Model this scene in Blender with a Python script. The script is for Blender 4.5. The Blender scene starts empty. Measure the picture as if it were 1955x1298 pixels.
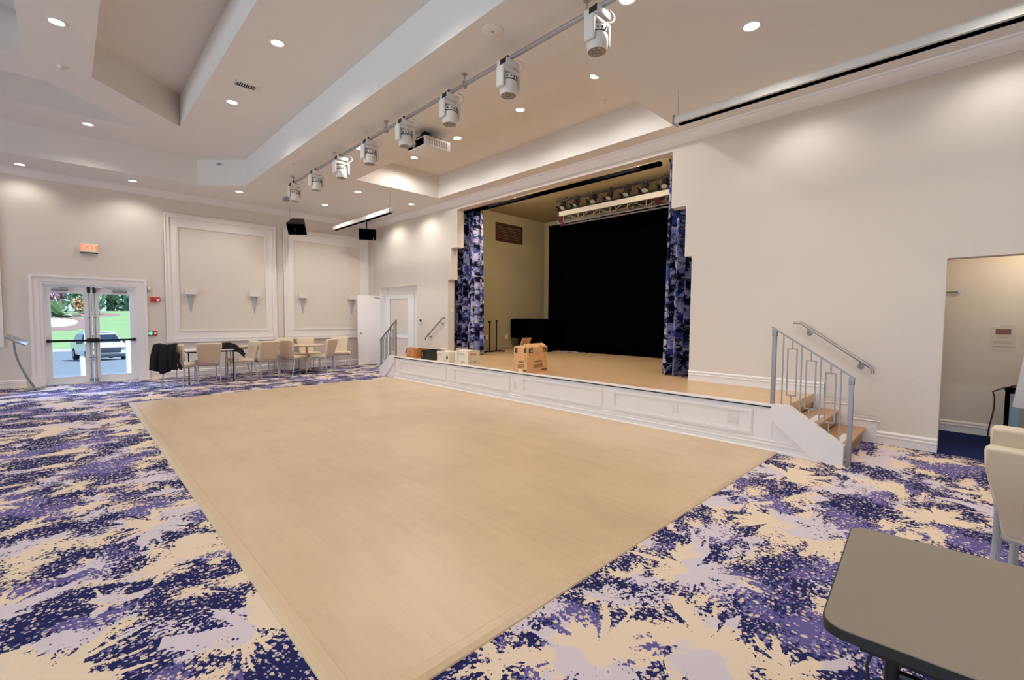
import bpy, bmesh, math, random
from mathutils import Vector, Matrix, Euler
from mathutils.geometry import tessellate_polygon
random.seed(7)
PI = math.pi
S = bpy.context.scene
COL = S.collection

# ------------------------------------------------------------------ camera, world, sun, big lights, exposure
cam_d = bpy.data.cameras.new('camera')
cam = bpy.data.objects.new('camera', cam_d)
COL.objects.link(cam)
cam_d.sensor_width = 36.0
cam_d.lens = 871.114 / 1955 * 36.0
cam_d.clip_start = 0.05
cam_d.clip_end = 500
yaw, pitch, roll = math.radians(44.31394518), math.radians(2.86639091), math.radians(0.42994623)
fw = Vector((math.sin(yaw) * math.cos(pitch), math.cos(yaw) * math.cos(pitch), -math.sin(pitch)))
rt = Vector((math.cos(yaw), -math.sin(yaw), 0))
up = rt.cross(fw)
r2 = rt * math.cos(roll) + up * math.sin(roll)
u2 = -rt * math.sin(roll) + up * math.cos(roll)
cam.matrix_world = Matrix(((r2.x, u2.x, -fw.x, 0), (r2.y, u2.y, -fw.y, 0), (r2.z, u2.z, -fw.z, 1.5), (0, 0, 0, 1)))
S.camera = cam

S.view_settings.view_transform = 'Standard'
S.view_settings.look = 'None'
S.view_settings.exposure = 0.0
S.view_settings.gamma = 1.0
S.view_settings.use_curve_mapping = False
S.cycles.use_denoising = True
S.cycles.max_bounces = 10
S.cycles.diffuse_bounces = 7
S.cycles.glossy_bounces = 4
S.cycles.transparent_max_bounces = 12
S.cycles.sample_clamp_indirect = 3.0
S.cycles.denoising_prefilter = 'ACCURATE'
S.cycles.denoising_quality = 'HIGH'
S.cycles.blur_glossy = 0.5

world = bpy.data.worlds.new('world')
S.world = world
world.use_nodes = True
wn = world.node_tree.nodes
wl = world.node_tree.links
wn.clear()
w_out = wn.new('ShaderNodeOutputWorld')
w_bg = wn.new('ShaderNodeBackground')
w_sky = wn.new('ShaderNodeTexSky')
w_sky.sky_type = 'HOSEK_WILKIE'
w_sky.sun_direction = Vector((0.35, -0.35, 0.87)).normalized()
w_sky.turbidity = 3.0
wl.new(w_sky.outputs[0], w_bg.inputs[0])
w_bg.inputs[1].default_value = 6.0
wl.new(w_bg.outputs[0], w_out.inputs[0])

sun_d = bpy.data.lights.new('sun', 'SUN')
sun_d.energy = 9.5
sun_d.angle = 0.02
sun_d.color = (0.84, 0.94, 1.0)
sun = bpy.data.objects.new('sun', sun_d)
COL.objects.link(sun)
sun.rotation_euler = Vector((-0.35, 0.35, -0.87)).to_track_quat('-Z', 'Y').to_euler()

SPOT_W = 31.0         # each recessed downlight
WINDOW_W = 215.0      # daylight entering by each window of the left wall
SPOT_COL = (1.0, 0.945, 0.87)


def area_light(name, loc, target, sx, sy, power, color):
    d = bpy.data.lights.new(name, 'AREA')
    d.shape = 'RECTANGLE'
    d.size, d.size_y, d.energy, d.color = sx, sy, power, color
    o = bpy.data.objects.new(name, d)
    COL.objects.link(o)
    o.location = loc
    o.rotation_euler = (Vector(target) - Vector(loc)).to_track_quat('-Z', 'Y').to_euler()
    return o


# ------------------------------------------------------------------ constants of the room (metres)
W = 7.03       # stage wall plane
D = 13.55      # far wall plane
XL = -9.0      # left (window) wall
YN = -6.9      # near wall
ZC = 4.39      # soffit height
Z1 = 4.95      # raised ceiling
Z2 = 5.52      # coffers
ZR = 4.93      # top of the coffer by the stage
ZS = 0.527     # stage floor
SX = 5.69      # stage front

for wy in (-4.6, -0.6, 3.4, 7.4):
    area_light('window_daylight', (XL - 0.35, wy + 1.2, 1.75), (0, wy + 1.2, 1.2), 2.3, 2.5, WINDOW_W, (0.74, 0.85, 1.0))

area_light('door_fill_light', (0.4, 15.3, 3.0), (0.4, 12.2, 0.0), 1.6, 0.8, 480, (0.36, 0.55, 1.0))  # unseen lamp added above the doorway to throw extra blue on the carpet


# ------------------------------------------------------------------ materials
def lin(c):
    c = c / 255.0
    return c / 12.92 if c <= 0.04045 else ((c + 0.055) / 1.055) ** 2.4


def rgb(r, g, b):
    return (lin(r), lin(g), lin(b), 1.0)


class NT:
    def __init__(self, mat):
        self.t = mat.node_tree
        self.n = self.t.nodes
        self.l = self.t.links

    def new(self, kind, **kw):
        nd = self.n.new(kind)
        for k, v in kw.items():
            setattr(nd, k, v)
        return nd

    def put(self, sock, v):
        if isinstance(v, bpy.types.NodeSocket):
            self.l.new(v, sock)
        else:
            sock.default_value = v

    def math(self, op, a, b=None, c=None):
        nd = self.new('ShaderNodeMath', operation=op)
        self.put(nd.inputs[0], a)
        if b is not None:
            self.put(nd.inputs[1], b)
        if c is not None:
            self.put(nd.inputs[2], c)
        return nd.outputs[0]

    def vmath(self, op, a, b=None):
        nd = self.new('ShaderNodeVectorMath', operation=op)
        self.put(nd.inputs[0], a)
        if b is not None:
            self.put(nd.inputs[3 if op == 'SCALE' else 1], b)
        return nd.outputs['Value'] if op in ('LENGTH', 'DISTANCE', 'DOT_PRODUCT') else nd.outputs['Vector']

    def noise(self, vec, scale, detail=2.0, rough=0.5, dist=0.0, out='Fac'):
        nd = self.new('ShaderNodeTexNoise')
        self.put(nd.inputs['Vector'], vec)
        nd.inputs['Scale'].default_value = scale
        nd.inputs['Detail'].default_value = detail
        nd.inputs['Roughness'].default_value = rough
        nd.inputs['Distortion'].default_value = dist
        return nd.outputs[out]

    def voronoi(self, vec, scale, dims='2D', rand=1.0):
        nd = self.new('ShaderNodeTexVoronoi', voronoi_dimensions=dims)
        self.put(nd.inputs['Vector'], vec)
        nd.inputs['Scale'].default_value = scale
        nd.inputs['Randomness'].default_value = rand
        return nd

    def mix(self, fac, a, b, blend='MIX'):
        nd = self.new('ShaderNodeMix', data_type='RGBA', blend_type=blend)
        self.put(nd.inputs[0], fac)
        self.put(nd.inputs[6], a)
        self.put(nd.inputs[7], b)
        return nd.outputs[2]

    def step(self, v, lo, hi):
        nd = self.new('ShaderNodeMapRange', interpolation_type='SMOOTHSTEP')
        self.put(nd.inputs[0], v)
        nd.inputs[1].default_value = lo
        nd.inputs[2].default_value = hi
        return nd.outputs[0]

    def coord(self, out='Object'):
        return self.new('ShaderNodeTexCoord').outputs[out]

    def mapping(self, vec, scale=(1, 1, 1), rot=(0, 0, 0), loc=(0, 0, 0)):
        nd = self.new('ShaderNodeMapping')
        self.put(nd.inputs[0], vec)
        nd.inputs[1].default_value = loc
        nd.inputs[2].default_value = rot
        nd.inputs[3].default_value = scale
        return nd.outputs[0]

    def bump(self, h, strength, dist):
        nd = self.new('ShaderNodeBump')
        nd.inputs['Strength'].default_value = strength
        nd.inputs['Distance'].default_value = dist
        self.put(nd.inputs['Height'], h)
        return nd.outputs[0]


MATS = {}


def mat(name, color, rough=0.6, metal=0.0, vary=0.06, scale=6.0, bump=0.0, bscale=80.0, spec=None, sheen=0.0, emit=None, estr=0.0, coat=0.0):
    """a plain surface with a little procedural colour variation and fine relief"""
    m = bpy.data.materials.new(name)
    m.use_nodes = True
    t = NT(m)
    b = t.n['Principled BSDF']
    co = t.coord()
    f = t.noise(co, scale, 3.0)
    c2 = tuple(min(1.0, c * (1 - vary)) for c in color[:3]) + (1,)
    c3 = tuple(min(1.0, c * (1 + vary)) for c in color[:3]) + (1,)
    t.l.new(t.mix(f, c2, c3), b.inputs['Base Color'])
    b.inputs['Roughness'].default_value = rough
    b.inputs['Metallic'].default_value = metal
    if spec is not None:
        b.inputs['Specular IOR Level'].default_value = spec
    if sheen:
        b.inputs['Sheen Weight'].default_value = sheen
    if coat:
        b.inputs['Coat Weight'].default_value = coat
    if bump:
        t.l.new(t.bump(t.noise(co, bscale, 2.0), bump, 0.01), b.inputs['Normal'])
    if emit:
        b.inputs['Emission Color'].default_value = emit
        b.inputs['Emission Strength'].default_value = estr
    MATS[name] = m
    return m


M_wall = mat('wall_paint', rgb(222, 212, 202), 0.85, vary=0.02, scale=1.2, bump=0.12, bscale=45, spec=0.3)
M_ceil = mat('ceiling_paint', rgb(231, 227, 222), 0.9, vary=0.02, scale=1.0, bump=0.15, bscale=55, spec=0.2)
M_trim = mat('trim_white', rgb(238, 231, 227), 0.5, vary=0.015, scale=2.0)
M_door = mat('door_white', rgb(240, 238, 238), 0.45, vary=0.02, scale=2.0)
M_stagewall = mat('stage_wall_paint', rgb(172, 156, 122), 0.9, vary=0.05, scale=0.8, bump=0.1, bscale=40, spec=0.2)
M_black = mat('black_cloth', rgb(3, 3, 4), 1.0, vary=0.2, scale=2.0, bump=0.1, spec=0.0)
M_blackmetal = mat('black_metal', rgb(26, 24, 24), 0.45, 0.3, vary=0.1)
M_blackplastic = mat('black_plastic', rgb(28, 25, 24), 0.5, vary=0.1, bump=0.1, bscale=200)
M_steel = mat('brushed_steel', rgb(165, 163, 165), 0.38, 0.85, vary=0.08, scale=20)
M_greypaint = mat('grey_painted_steel', rgb(150, 150, 154), 0.45, 0.25, vary=0.04)
M_chairmetal = mat('chair_frame_silver', rgb(186, 186, 188), 0.4, 0.35, vary=0.05)
M_galv = mat('galvanised_pipe', rgb(172, 170, 172), 0.42, 0.55, vary=0.1, scale=14)
M_fabric = mat('beige_upholstery', rgb(228, 210, 184), 0.95, vary=0.06, scale=30, bump=0.25, bscale=260, sheen=0.2, spec=0.15)
M_fabricshaded = mat('shaded_upholstery_back', rgb(206, 182, 156), 0.95, vary=0.06, scale=30, bump=0.25, bscale=260, sheen=0.15, spec=0.15)  # same cream fabric, shade on the chair backs put into the colour
M_whiteplastic = mat('white_plastic', rgb(226, 222, 216), 0.42, vary=0.03)
M_jacket = mat('black_jacket_cloth', rgb(34, 31, 32), 0.9, vary=0.25, scale=9, bump=0.3, bscale=120, spec=0.2)
M_tablegrey = mat('grey_laminate', rgb(136, 125, 108), 0.42, vary=0.04, scale=90, bump=0.05, bscale=300)
M_tabletan = mat('tan_laminate', rgb(214, 190, 152), 0.4, vary=0.04, scale=20)
M_card = mat('cardboard', rgb(224, 172, 118), 0.8, vary=0.06, scale=8, bump=0.05, bscale=60)
M_cardbrown = mat('brown_cardboard', rgb(184, 112, 60), 0.8, vary=0.08, scale=8)
M_cardwhite = mat('white_cardboard', rgb(232, 222, 202), 0.75, vary=0.04, scale=8)
M_print = mat('printed_ink', rgb(84, 62, 40), 0.8, vary=0.1, scale=60)
M_printpale = mat('pale_print', rgb(196, 150, 104), 0.8, vary=0.1, scale=60)
M_printgrey = mat('grey_print', rgb(178, 168, 160), 0.8, vary=0.1, scale=60)
M_printred = mat('red_print', rgb(206, 96, 70), 0.8, vary=0.1, scale=60)
M_crate = mat('dark_crate_plastic', rgb(64, 56, 50), 0.6, vary=0.15)
M_brownvent = mat('brown_vent_wood', rgb(74, 32, 20), 0.6, vary=0.2, scale=12)
M_red = mat('alarm_red', rgb(196, 52, 34), 0.45, vary=0.05)
M_dark = mat('dark_slot', rgb(44, 40, 38), 0.8, vary=0.1)
M_batten = mat('cream_batten', rgb(176, 166, 152), 0.6, vary=0.05)
M_alu = mat('aluminium_truss', rgb(190, 184, 182), 0.4, 0.55, vary=0.08)
M_flagred = mat('dark_red_ribbon', rgb(104, 34, 52), 0.8, vary=0.1)
M_navy = mat('navy_carpet', rgb(34, 44, 86), 0.98, vary=0.25, scale=60, bump=0.4, bscale=300, spec=0.05)
M_sconce = mat('sconce_shade_white', rgb(226, 218, 210), 0.5, vary=0.03)
M_frost = mat('sconce_frosted_glass', rgb(176, 180, 184), 0.3, vary=0.05)
M_lens = mat('fixture_lens', rgb(156, 152, 142), 0.25, 0.2, vary=0.2, scale=60)
M_glow = mat('downlight_glow', rgb(255, 246, 230), 0.5, emit=(1.0, 0.93, 0.8, 1), estr=9.0)
M_glow.cycles.emission_sampling = 'NONE'
M_exitred = mat('exit_letters_lit', rgb(255, 96, 60), 0.5, emit=(1.0, 0.16, 0.07, 1), estr=0.9)
M_exitface = mat('exit_face_lit', rgb(240, 222, 186), 0.5, emit=(1.0, 0.62, 0.36, 1), estr=0.22)
M_green = mat('green_lamp_lit', rgb(90, 240, 160), 0.4, emit=(0.15, 1.0, 0.45, 1), estr=0.9)
M_asphalt = mat('asphalt', rgb(112, 118, 130), 0.9, vary=0.1, scale=3, bump=0.2, bscale=90)
M_concrete = mat('pale_concrete', rgb(214, 208, 198), 0.85, vary=0.06, scale=3)
M_mulch = mat('red_mulch', rgb(138, 108, 104), 0.95, vary=0.3, scale=16, bump=0.5, bscale=30)
M_sand = mat('pale_gravel', rgb(232, 220, 206), 0.9, vary=0.08, scale=20, bump=0.3, bscale=40)
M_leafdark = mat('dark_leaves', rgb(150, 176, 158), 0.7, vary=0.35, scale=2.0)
M_leafpale = mat('pale_leaves', rgb(150, 172, 134), 0.7, vary=0.25, scale=2.0)
M_leafpink = mat('magenta_leaves', rgb(170, 104, 136), 0.7, vary=0.3, scale=2.0)
M_leaforange = mat('orange_flowers', rgb(206, 160, 128), 0.7, vary=0.3, scale=2.0)
M_bark = mat('bark', rgb(104, 86, 70), 0.9, vary=0.2, scale=8)
M_carwhite = mat('car_white_paint', rgb(226, 232, 238), 0.25, vary=0.02, coat=0.6)
M_carglass = mat('car_dark_glass', rgb(40, 52, 66), 0.1, vary=0.1)
M_cardark = mat('car_dark_trim', rgb(56, 62, 72), 0.5, vary=0.1)
M_tyre = mat('tyre_rubber', rgb(36, 36, 38), 0.85, vary=0.1)
M_bollard = mat('cream_bollard', rgb(232, 226, 190), 0.6, vary=0.05)
M_photo = mat('photo_print', rgb(120, 84, 76), 0.5, vary=0.5, scale=30)
M_paper = mat('paper', rgb(214, 204, 192), 0.8, vary=0.03)
M_bluepanel = mat('blue_grey_panel', rgb(130, 160, 176), 0.4, vary=0.06)
M_wooddark = mat('dark_wood', rgb(66, 40, 28), 0.6, vary=0.25, scale=9)
M_exterior = mat('stucco_exterior', rgb(214, 204, 190), 0.9, vary=0.05, scale=3)

# clear door glass: shadow-friendly mix of transparency and a thin reflection
M_glass = bpy.data.materials.new('door_glass')
M_glass.use_nodes = True
t = NT(M_glass)
t.n.remove(t.n['Principled BSDF'])
tr = t.new('ShaderNodeBsdfTransparent')
tr.inputs[0].default_value = (0.93, 0.97, 0.97, 1)
gl = t.new('ShaderNodeBsdfGlossy')
gl.inputs['Roughness'].default_value = 0.03
fr = t.new('ShaderNodeFresnel')
fr.inputs[0].default_value = 1.25
ms = t.new('ShaderNodeMixShader')
t.l.new(fr.outputs[0], ms.inputs[0])
t.l.new(tr.outputs[0], ms.inputs[1])
t.l.new(gl.outputs[0], ms.inputs[2])
t.l.new(ms.outputs[0], t.n['Material Output'].inputs[0])


def splash_material(name, scale_all, cream_c, lav_c, navy_c, purple_c, fabric=False):
    """paint-splash textile: ragged cream splats, lavender washes and droplets over navy and purple"""
    m = bpy.data.materials.new(name)
    m.use_nodes = True
    t = NT(m)
    b = t.n['Principled BSDF']
    co = t.coord('UV' if fabric else 'Object')
    P = t.mapping(co, scale=(scale_all, scale_all * (0.8 if fabric else 1), scale_all))
    wob = t.vmath('SCALE', t.vmath('SUBTRACT', t.noise(P, 1.3, 2.0, out='Color'), (0.5, 0.5, 0.5)), 0.30)
    Pw = t.vmath('ADD', P, wob)
    flat = t.vmath('MULTIPLY', Pw, (1, 1, 0))
    fine = t.noise(P, 42.0, 2.0, 0.6)
    mid = t.noise(P, 9.0, 3.0, 0.6)

    def splat(scale, size, spike, freq, off):
        pv = t.vmath('ADD', flat, (off, off * 0.7, 0))
        v = t.voronoi(pv, scale)
        d = t.vmath('SUBTRACT', pv, v.outputs['Position'])
        d = t.vmath('MULTIPLY', d, (1, 1, 0))
        ln = t.vmath('LENGTH', d)
        dr = t.vmath('SCALE', t.vmath('NORMALIZE', d), freq)
        key = t.vmath('ADD', dr, t.vmath('SCALE', v.outputs['Color'], 40.0))
        n1 = t.noise(key, 1.0, 3.0, 0.65)
        n2 = t.math('POWER', n1, 3.0)
        sc = t.new('ShaderNodeSeparateColor')
        t.put(sc.inputs[0], v.outputs['Color'])
        sz = t.math('MULTIPLY_ADD', sc.outputs[0], 0.8, 0.45)
        rad = t.math('MULTIPLY', sz, t.math('MULTIPLY_ADD', n2, spike, size))
        e = t.math('SUBTRACT', rad, ln)
        e = t.math('ADD', e, t.math('MULTIPLY', t.math('SUBTRACT', fine, 0.5), 0.34))
        e = t.math('ADD', e, t.math('MULTIPLY', t.math('SUBTRACT', mid, 0.5), 0.30))
        return t.math('MULTIPLY', e, 1.0)

    eA = splat(0.85, 0.02, 1.9, 2.0, 0.0)
    eB = splat(2.3, 0.01, 0.62, 1.6, 13.7)
    st_ = t.mapping(Pw, scale=(1.0, 1.9, 1.0), rot=(0, 0, 0.55))
    eN = t.math('MULTIPLY_ADD', t.noise(st_, 1.25, 4.0, 0.62), 0.95, -0.535)
    eN = t.math('ADD', eN, t.math('MULTIPLY', t.math('SUBTRACT', fine, 0.5), 0.30))
    e = t.math('MAXIMUM', t.math('MAXIMUM', eA, eB), eN)
    cream = t.step(e, -0.004, 0.006)
    lav = t.step(t.math('ADD', t.noise(P, 1.9, 2.0), t.math('MULTIPLY', mid, 0.12)), 0.56, 0.60)
    pale = t.mix(lav, cream_c, lav_c)
    pn = t.math('ADD', t.noise(Pw, 1.15, 3.0, 0.6), t.math('MULTIPLY', t.math('SUBTRACT', fine, 0.5), 0.28))
    purp = t.step(pn, 0.53, 0.56)
    base = t.mix(purp, navy_c, t.mix(t.noise(P, 5.0, 2.0), purple_c, tuple(c * 1.35 for c in purple_c[:3]) + (1,)))
    # droplets thrown around the splats
    dv = t.voronoi(flat, 27.0)
    sc = t.new('ShaderNodeSeparateColor')
    t.put(sc.inputs[0], dv.outputs['Color'])
    keep = t.math('GREATER_THAN', t.math('ADD', sc.outputs[0], t.math('MULTIPLY', e, 1.5)), 0.46)
    near = t.math('LESS_THAN', dv.outputs['Distance'], t.math('MULTIPLY_ADD', sc.outputs[1], 0.24, 0.13))
    drop = t.math('MULTIPLY', keep, near)
    dv2 = t.voronoi(flat, 52.0)
    sc2 = t.new('ShaderNodeSeparateColor')
    t.put(sc2.inputs[0], dv2.outputs['Color'])
    drop2 = t.math('MULTIPLY', t.math('GREATER_THAN', t.math('ADD', sc2.outputs[0], e), 0.62), t.math('LESS_THAN', dv2.outputs['Distance'], 0.36))
    dcol = t.mix(drop2, base, t.mix(0.45, purple_c, lav_c))
    dcol = t.mix(drop, dcol, t.mix(0.15, cream_c, purple_c))
    colr = t.mix(cream, base if fabric else dcol, pale)
    t.l.new(colr, b.inputs['Base Color'])
    b.inputs['Roughness'].default_value = 0.95
    b.inputs['Specular IOR Level'].default_value = 0.1
    if not fabric:
        t.l.new(t.bump(t.noise(P, 170.0, 2.0), 0.35, 0.01), b.inputs['Normal'])
    return m


M_carpet = splash_material('splash_carpet', 1.14, rgb(228, 208, 184), rgb(212, 200, 208), rgb(37, 40, 88), rgb(94, 87, 140))
M_curtain = splash_material('splash_curtain', 3.0, rgb(190, 186, 216), rgb(150, 152, 200), rgb(18, 18, 40), rgb(62, 74, 140), True)


def wood_material(name, base, dark, plank_w=None, along='y', gloss=0.28):
    m = bpy.data.materials.new(name)
    m.use_nodes = True
    t = NT(m)
    b = t.n['Principled BSDF']
    co = t.coord('Object')
    oi = t.new('ShaderNodeObjectInfo')
    sh = t.vmath('SCALE', (7.0, 3.0, 1.0), oi.outputs['Random'])
    gp = t.new('ShaderNodeNewGeometry').outputs['Position']
    pos = t.vmath('ADD', gp, sh)
    stretch = (1.0, 0.09, 1.0) if along == 'y' else (0.09, 1.0, 1.0)
    pm = t.vmath('MULTIPLY', pos, stretch)
    g1 = t.noise(pm, 16.0, 4.0, 0.6, 0.6)
    g2 = t.noise(pm, 60.0, 3.0, 0.6)
    blotch = t.noise(gp, 0.8, 3.0, 0.6)
    f = t.math('ADD', t.math('MULTIPLY_ADD', g1, 0.55, -0.22), t.math('MULTIPLY', g2, 0.16))
    f = t.math('ADD', f, t.math('MULTIPLY', t.math('SUBTRACT', blotch, 0.5), 1.0))
    f = t.math('ADD', f, t.math('MULTIPLY', t.math('SUBTRACT', oi.outputs['Random'], 0.5), 0.10))
    colr = t.mix(f, base, dark)
    if plank_w:
        sx = t.new('ShaderNodeSeparateXYZ')
        t.put(sx.inputs[0], gp)
        a = sx.outputs[0] if along == 'y' else sx.outputs[1]
        cell = t.math('FLOOR', t.math('DIVIDE', a, plank_w))
        wn_ = t.new('ShaderNodeTexWhiteNoise', noise_dimensions='1D')
        t.put(wn_.inputs['W'], cell)
        colr = t.mix(t.math('MULTIPLY', wn_.outputs['Value'], 0.25), colr, dark)
    t.l.new(colr, b.inputs['Base Color'])
    b.inputs['Roughness'].default_value = gloss
    b.inputs['Specular IOR Level'].default_value = 0.4
    t.l.new(t.bump(g2, 0.04, 0.01), b.inputs['Normal'])
    return m


M_dance = wood_material('dance_floor_oak', rgb(214, 188, 152), rgb(168, 144, 114), gloss=0.29)
M_stagewood = wood_material('stage_floor_oak', rgb(222, 186, 142), rgb(176, 140, 98), plank_w=0.09, gloss=0.3)
M_treadwood = wood_material('tread_oak', rgb(196, 152, 104), rgb(140, 100, 62), gloss=0.35)

M_grass = bpy.data.materials.new('lawn_grass')
M_grass.use_nodes = True
t = NT(M_grass)
b = t.n['Principled BSDF']
co = t.coord()
t.l.new(t.mix(t.noise(co, 0.8, 4.0, 0.7), rgb(112, 138, 92), rgb(142, 164, 116)), b.inputs['Base Color'])
b.inputs['Roughness'].default_value = 0.9
t.l.new(t.bump(t.noise(co, 25.0, 2.0), 0.6, 0.05), b.inputs['Normal'])


# ------------------------------------------------------------------ mesh builder
class MB:
    def __init__(self):
        self.v, self.f = [], []

    def add(self, vs, fs):
        o = len(self.v)
        self.v += [tuple(x) for x in vs]
        self.f += [tuple(i + o for i in q) for q in fs]
        return self

    def box(self, x0, x1, y0, y1, z0, z1, M=None):
        vs = [Vector(p) for p in ((x0, y0, z0), (x1, y0, z0), (x1, y1, z0), (x0, y1, z0), (x0, y0, z1), (x1, y0, z1), (x1, y1, z1), (x0, y1, z1))]
        if M is not None:
            vs = [M @ p for p in vs]
        return self.add(vs, [(3, 2, 1, 0), (4, 5, 6, 7), (0, 1, 5, 4), (1, 2, 6, 5), (2, 3, 7, 6), (3, 0, 4, 7)])

    def rbox(self, x0, x1, y0, y1, z0, z1, r=0.01, seg=2, M=None):
        bm = bmesh.new()
        bmesh.ops.create_cube(bm, size=1.0)
        for q in bm.verts:
            q.co = Vector(((x0 + x1) / 2 + q.co.x * (x1 - x0), (y0 + y1) / 2 + q.co.y * (y1 - y0), (z0 + z1) / 2 + q.co.z * (z1 - z0)))
        r = min(r, 0.49 * min(x1 - x0, y1 - y0, z1 - z0))
        bmesh.ops.bevel(bm, geom=bm.edges[:], offset=r, segments=seg, affect='EDGES', profile=0.5)
        return self.frombm(bm, M)

    def frombm(self, bm, M=None):
        bm.verts.index_update()
        vs = [(M @ q.co) if M is not None else q.co.copy() for q in bm.verts]
        fs = [tuple(q.index for q in f.verts) for f in bm.faces]
        bm.free()
        return self.add(vs, fs)

    def tube(self, pts, r, n=8, caps=True, closed=False):
        pts = [Vector(p) for p in pts]
        k = len(pts)
        rs = r if isinstance(r, (list, tuple)) else [r] * k
        rings = []
        ref = None
        for i, p in enumerate(pts):
            if closed:
                tan = (pts[(i + 1) % k] - pts[i - 1])
            else:
                tan = pts[min(i + 1, k - 1)] - pts[max(i - 1, 0)]
            tan.normalize()
            if ref is None:
                a = Vector((0, 0, 1)) if abs(tan.z) < 0.9 else Vector((1, 0, 0))
                u = tan.cross(a).normalized()
            else:
                u = (ref - tan * ref.dot(tan)).normalized()
            w = tan.cross(u)
            ref = u
            rings.append([p + (u * math.cos(2 * PI * j / n) + w * math.sin(2 * PI * j / n)) * rs[i] for j in range(n)])
        vs = [q for ring in rings for q in ring]
        fs = []
        for i in range(k if closed else k - 1):
            a, b_ = i * n, ((i + 1) % k) * n
            for j in range(n):
                fs.append((a + j, a + (j + 1) % n, b_ + (j + 1) % n, b_ + j))
        if caps and not closed:
            fs.append(tuple(range(n - 1, -1, -1)))
            fs.append(tuple((k - 1) * n + j for j in range(n)))
        return self.add(vs, fs)

    def bar(self, p, q, w, h=None, upv=(0, 0, 1)):
        """rectangular bar from p to q"""
        h = h or w
        p, q = Vector(p), Vector(q)
        tan = (q - p).normalized()
        u_ = Vector(upv)
        if abs(tan.dot(u_)) > 0.98:
            u_ = Vector((0, 1, 0))
        s = tan.cross(u_).normalized()
        u_ = s.cross(tan)
        vs = []
        for c in (p, q):
            for a, b_ in ((-1, -1), (1, -1), (1, 1), (-1, 1)):
                vs.append(c + s * (a * w / 2) + u_ * (b_ * h / 2))
        return self.add(vs, [(3, 2, 1, 0), (4, 5, 6, 7), (0, 1, 5, 4), (1, 2, 6, 5), (2, 3, 7, 6), (3, 0, 4, 7)])

    def lathe(self, prof, n=16, M=None, cap0=True, cap1=True):
        vs, fs = [], []
        for r, z in prof:
            for j in range(n):
                a = 2 * PI * j / n
                p = Vector((r * math.cos(a), r * math.sin(a), z))
                vs.append(M @ p if M is not None else p)
        for i in range(len(prof) - 1):
            for j in range(n):
                fs.append((i * n + j, i * n + (j + 1) % n, (i + 1) * n + (j + 1) % n, (i + 1) * n + j))
        if cap0:
            fs.append(tuple(range(n - 1, -1, -1)))
        if cap1:
            fs.append(tuple((len(prof) - 1) * n + j for j in range(n)))
        return self.add(vs, fs)

    def prism(self, poly, a, b_, fn):
        """poly: 2-D outline; fn(u, v, w) -> 3-D; extruded from w=a to w=b"""
        n = len(poly)
        vs = [fn(u, v, a) for u, v in poly] + [fn(u, v, b_) for u, v in poly]
        tris = tessellate_polygon([[Vector((u, v, 0)) for u, v in poly]])
        fs = [tuple(q) for q in tris] + [tuple(i + n for i in reversed(q)) for q in tris]
        fs += [(i, (i + 1) % n, (i + 1) % n + n, i + n) for i in range(n)]
        return self.add(vs, fs)

    def plate(self, outer, holes, a, b_, fn):
        """plate with holes, thickness from w=a to w=b"""
        loops = [outer] + holes
        flat = [p for lp in loops for p in lp]
        n = len(flat)
        tris = tessellate_polygon([[Vector((u, v, 0)) for u, v in lp] for lp in loops])
        vs = [fn(u, v, a) for u, v in flat] + [fn(u, v, b_) for u, v in flat]
        fs = [tuple(q) for q in tris] + [tuple(i + n for i in reversed(q)) for q in tris]
        o = 0
        for lp in loops:
            k = len(lp)
            fs += [(o + i, o + (i + 1) % k, o + (i + 1) % k + n, o + i + n) for i in range(k)]
            o += k
        return self.add(vs, fs)

    def sheet(self, outer, holes, fn):
        loops = [outer] + holes
        flat = [p for lp in loops for p in lp]
        tris = tessellate_polygon([[Vector((u, v, 0)) for u, v in lp] for lp in loops])
        return self.add([fn(u, v) for u, v in flat], [tuple(q) for q in tris])

    def sides(self, poly, z0, z1):
        n = len(poly)
        vs = [(x, y, z0) for x, y in poly] + [(x, y, z1) for x, y in poly]
        return self.add(vs, [(i, (i + 1) % n, (i + 1) % n + n, i + n) for i in range(n)])

    def grid(self, nu, nv, fn):
        vs = [fn(i / nu, j / nv) for i in range(nu + 1) for j in range(nv + 1)]
        fs = []
        for i in range(nu):
            for j in range(nv):
                a = i * (nv + 1) + j
                fs.append((a, a + 1, a + nv + 2, a + nv + 1))
        return self.add(vs, fs)

    def mesh(self, name, m, smooth=True):
        me = bpy.data.meshes.new(name)
        me.from_pydata(self.v, [], self.f)
        bm = bmesh.new()
        bm.from_mesh(me)
        bmesh.ops.recalc_face_normals(bm, faces=bm.faces[:])
        bm.to_mesh(me)
        bm.free()
        if smooth:
            me.shade_smooth()
            me.set_sharp_from_angle(angle=math.radians(38))
        if m:
            me.materials.append(m)
        me.update()
        return me

    def build(self, name, m, parent=None, label=None, smooth=True):
        o = bpy.data.objects.new(name, self.mesh(name, m, smooth))
        COL.objects.link(o)
        if parent is not None:
            o.parent = parent
        if label:
            o['label'] = label
        return o


def tag(o, label, cat, group=None):
    o['label'] = label
    o['category'] = cat
    if group:
        o['group'] = group
    return o


def thing(name, label, cat, loc=(0, 0, 0), rz=0.0, group=None):
    o = bpy.data.objects.new(name, None)
    COL.objects.link(o)
    o.empty_display_size = 0.1
    o.location = loc
    o.rotation_euler = (0, 0, rz)
    return tag(o, label, cat, group)


def struct(name, loc=(0, 0, 0)):
    o = bpy.data.objects.new(name, None)
    COL.objects.link(o)
    o.location = loc
    o['kind'] = 'structure'
    return o


def st(o):
    o['kind'] = 'structure'
    return o


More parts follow.
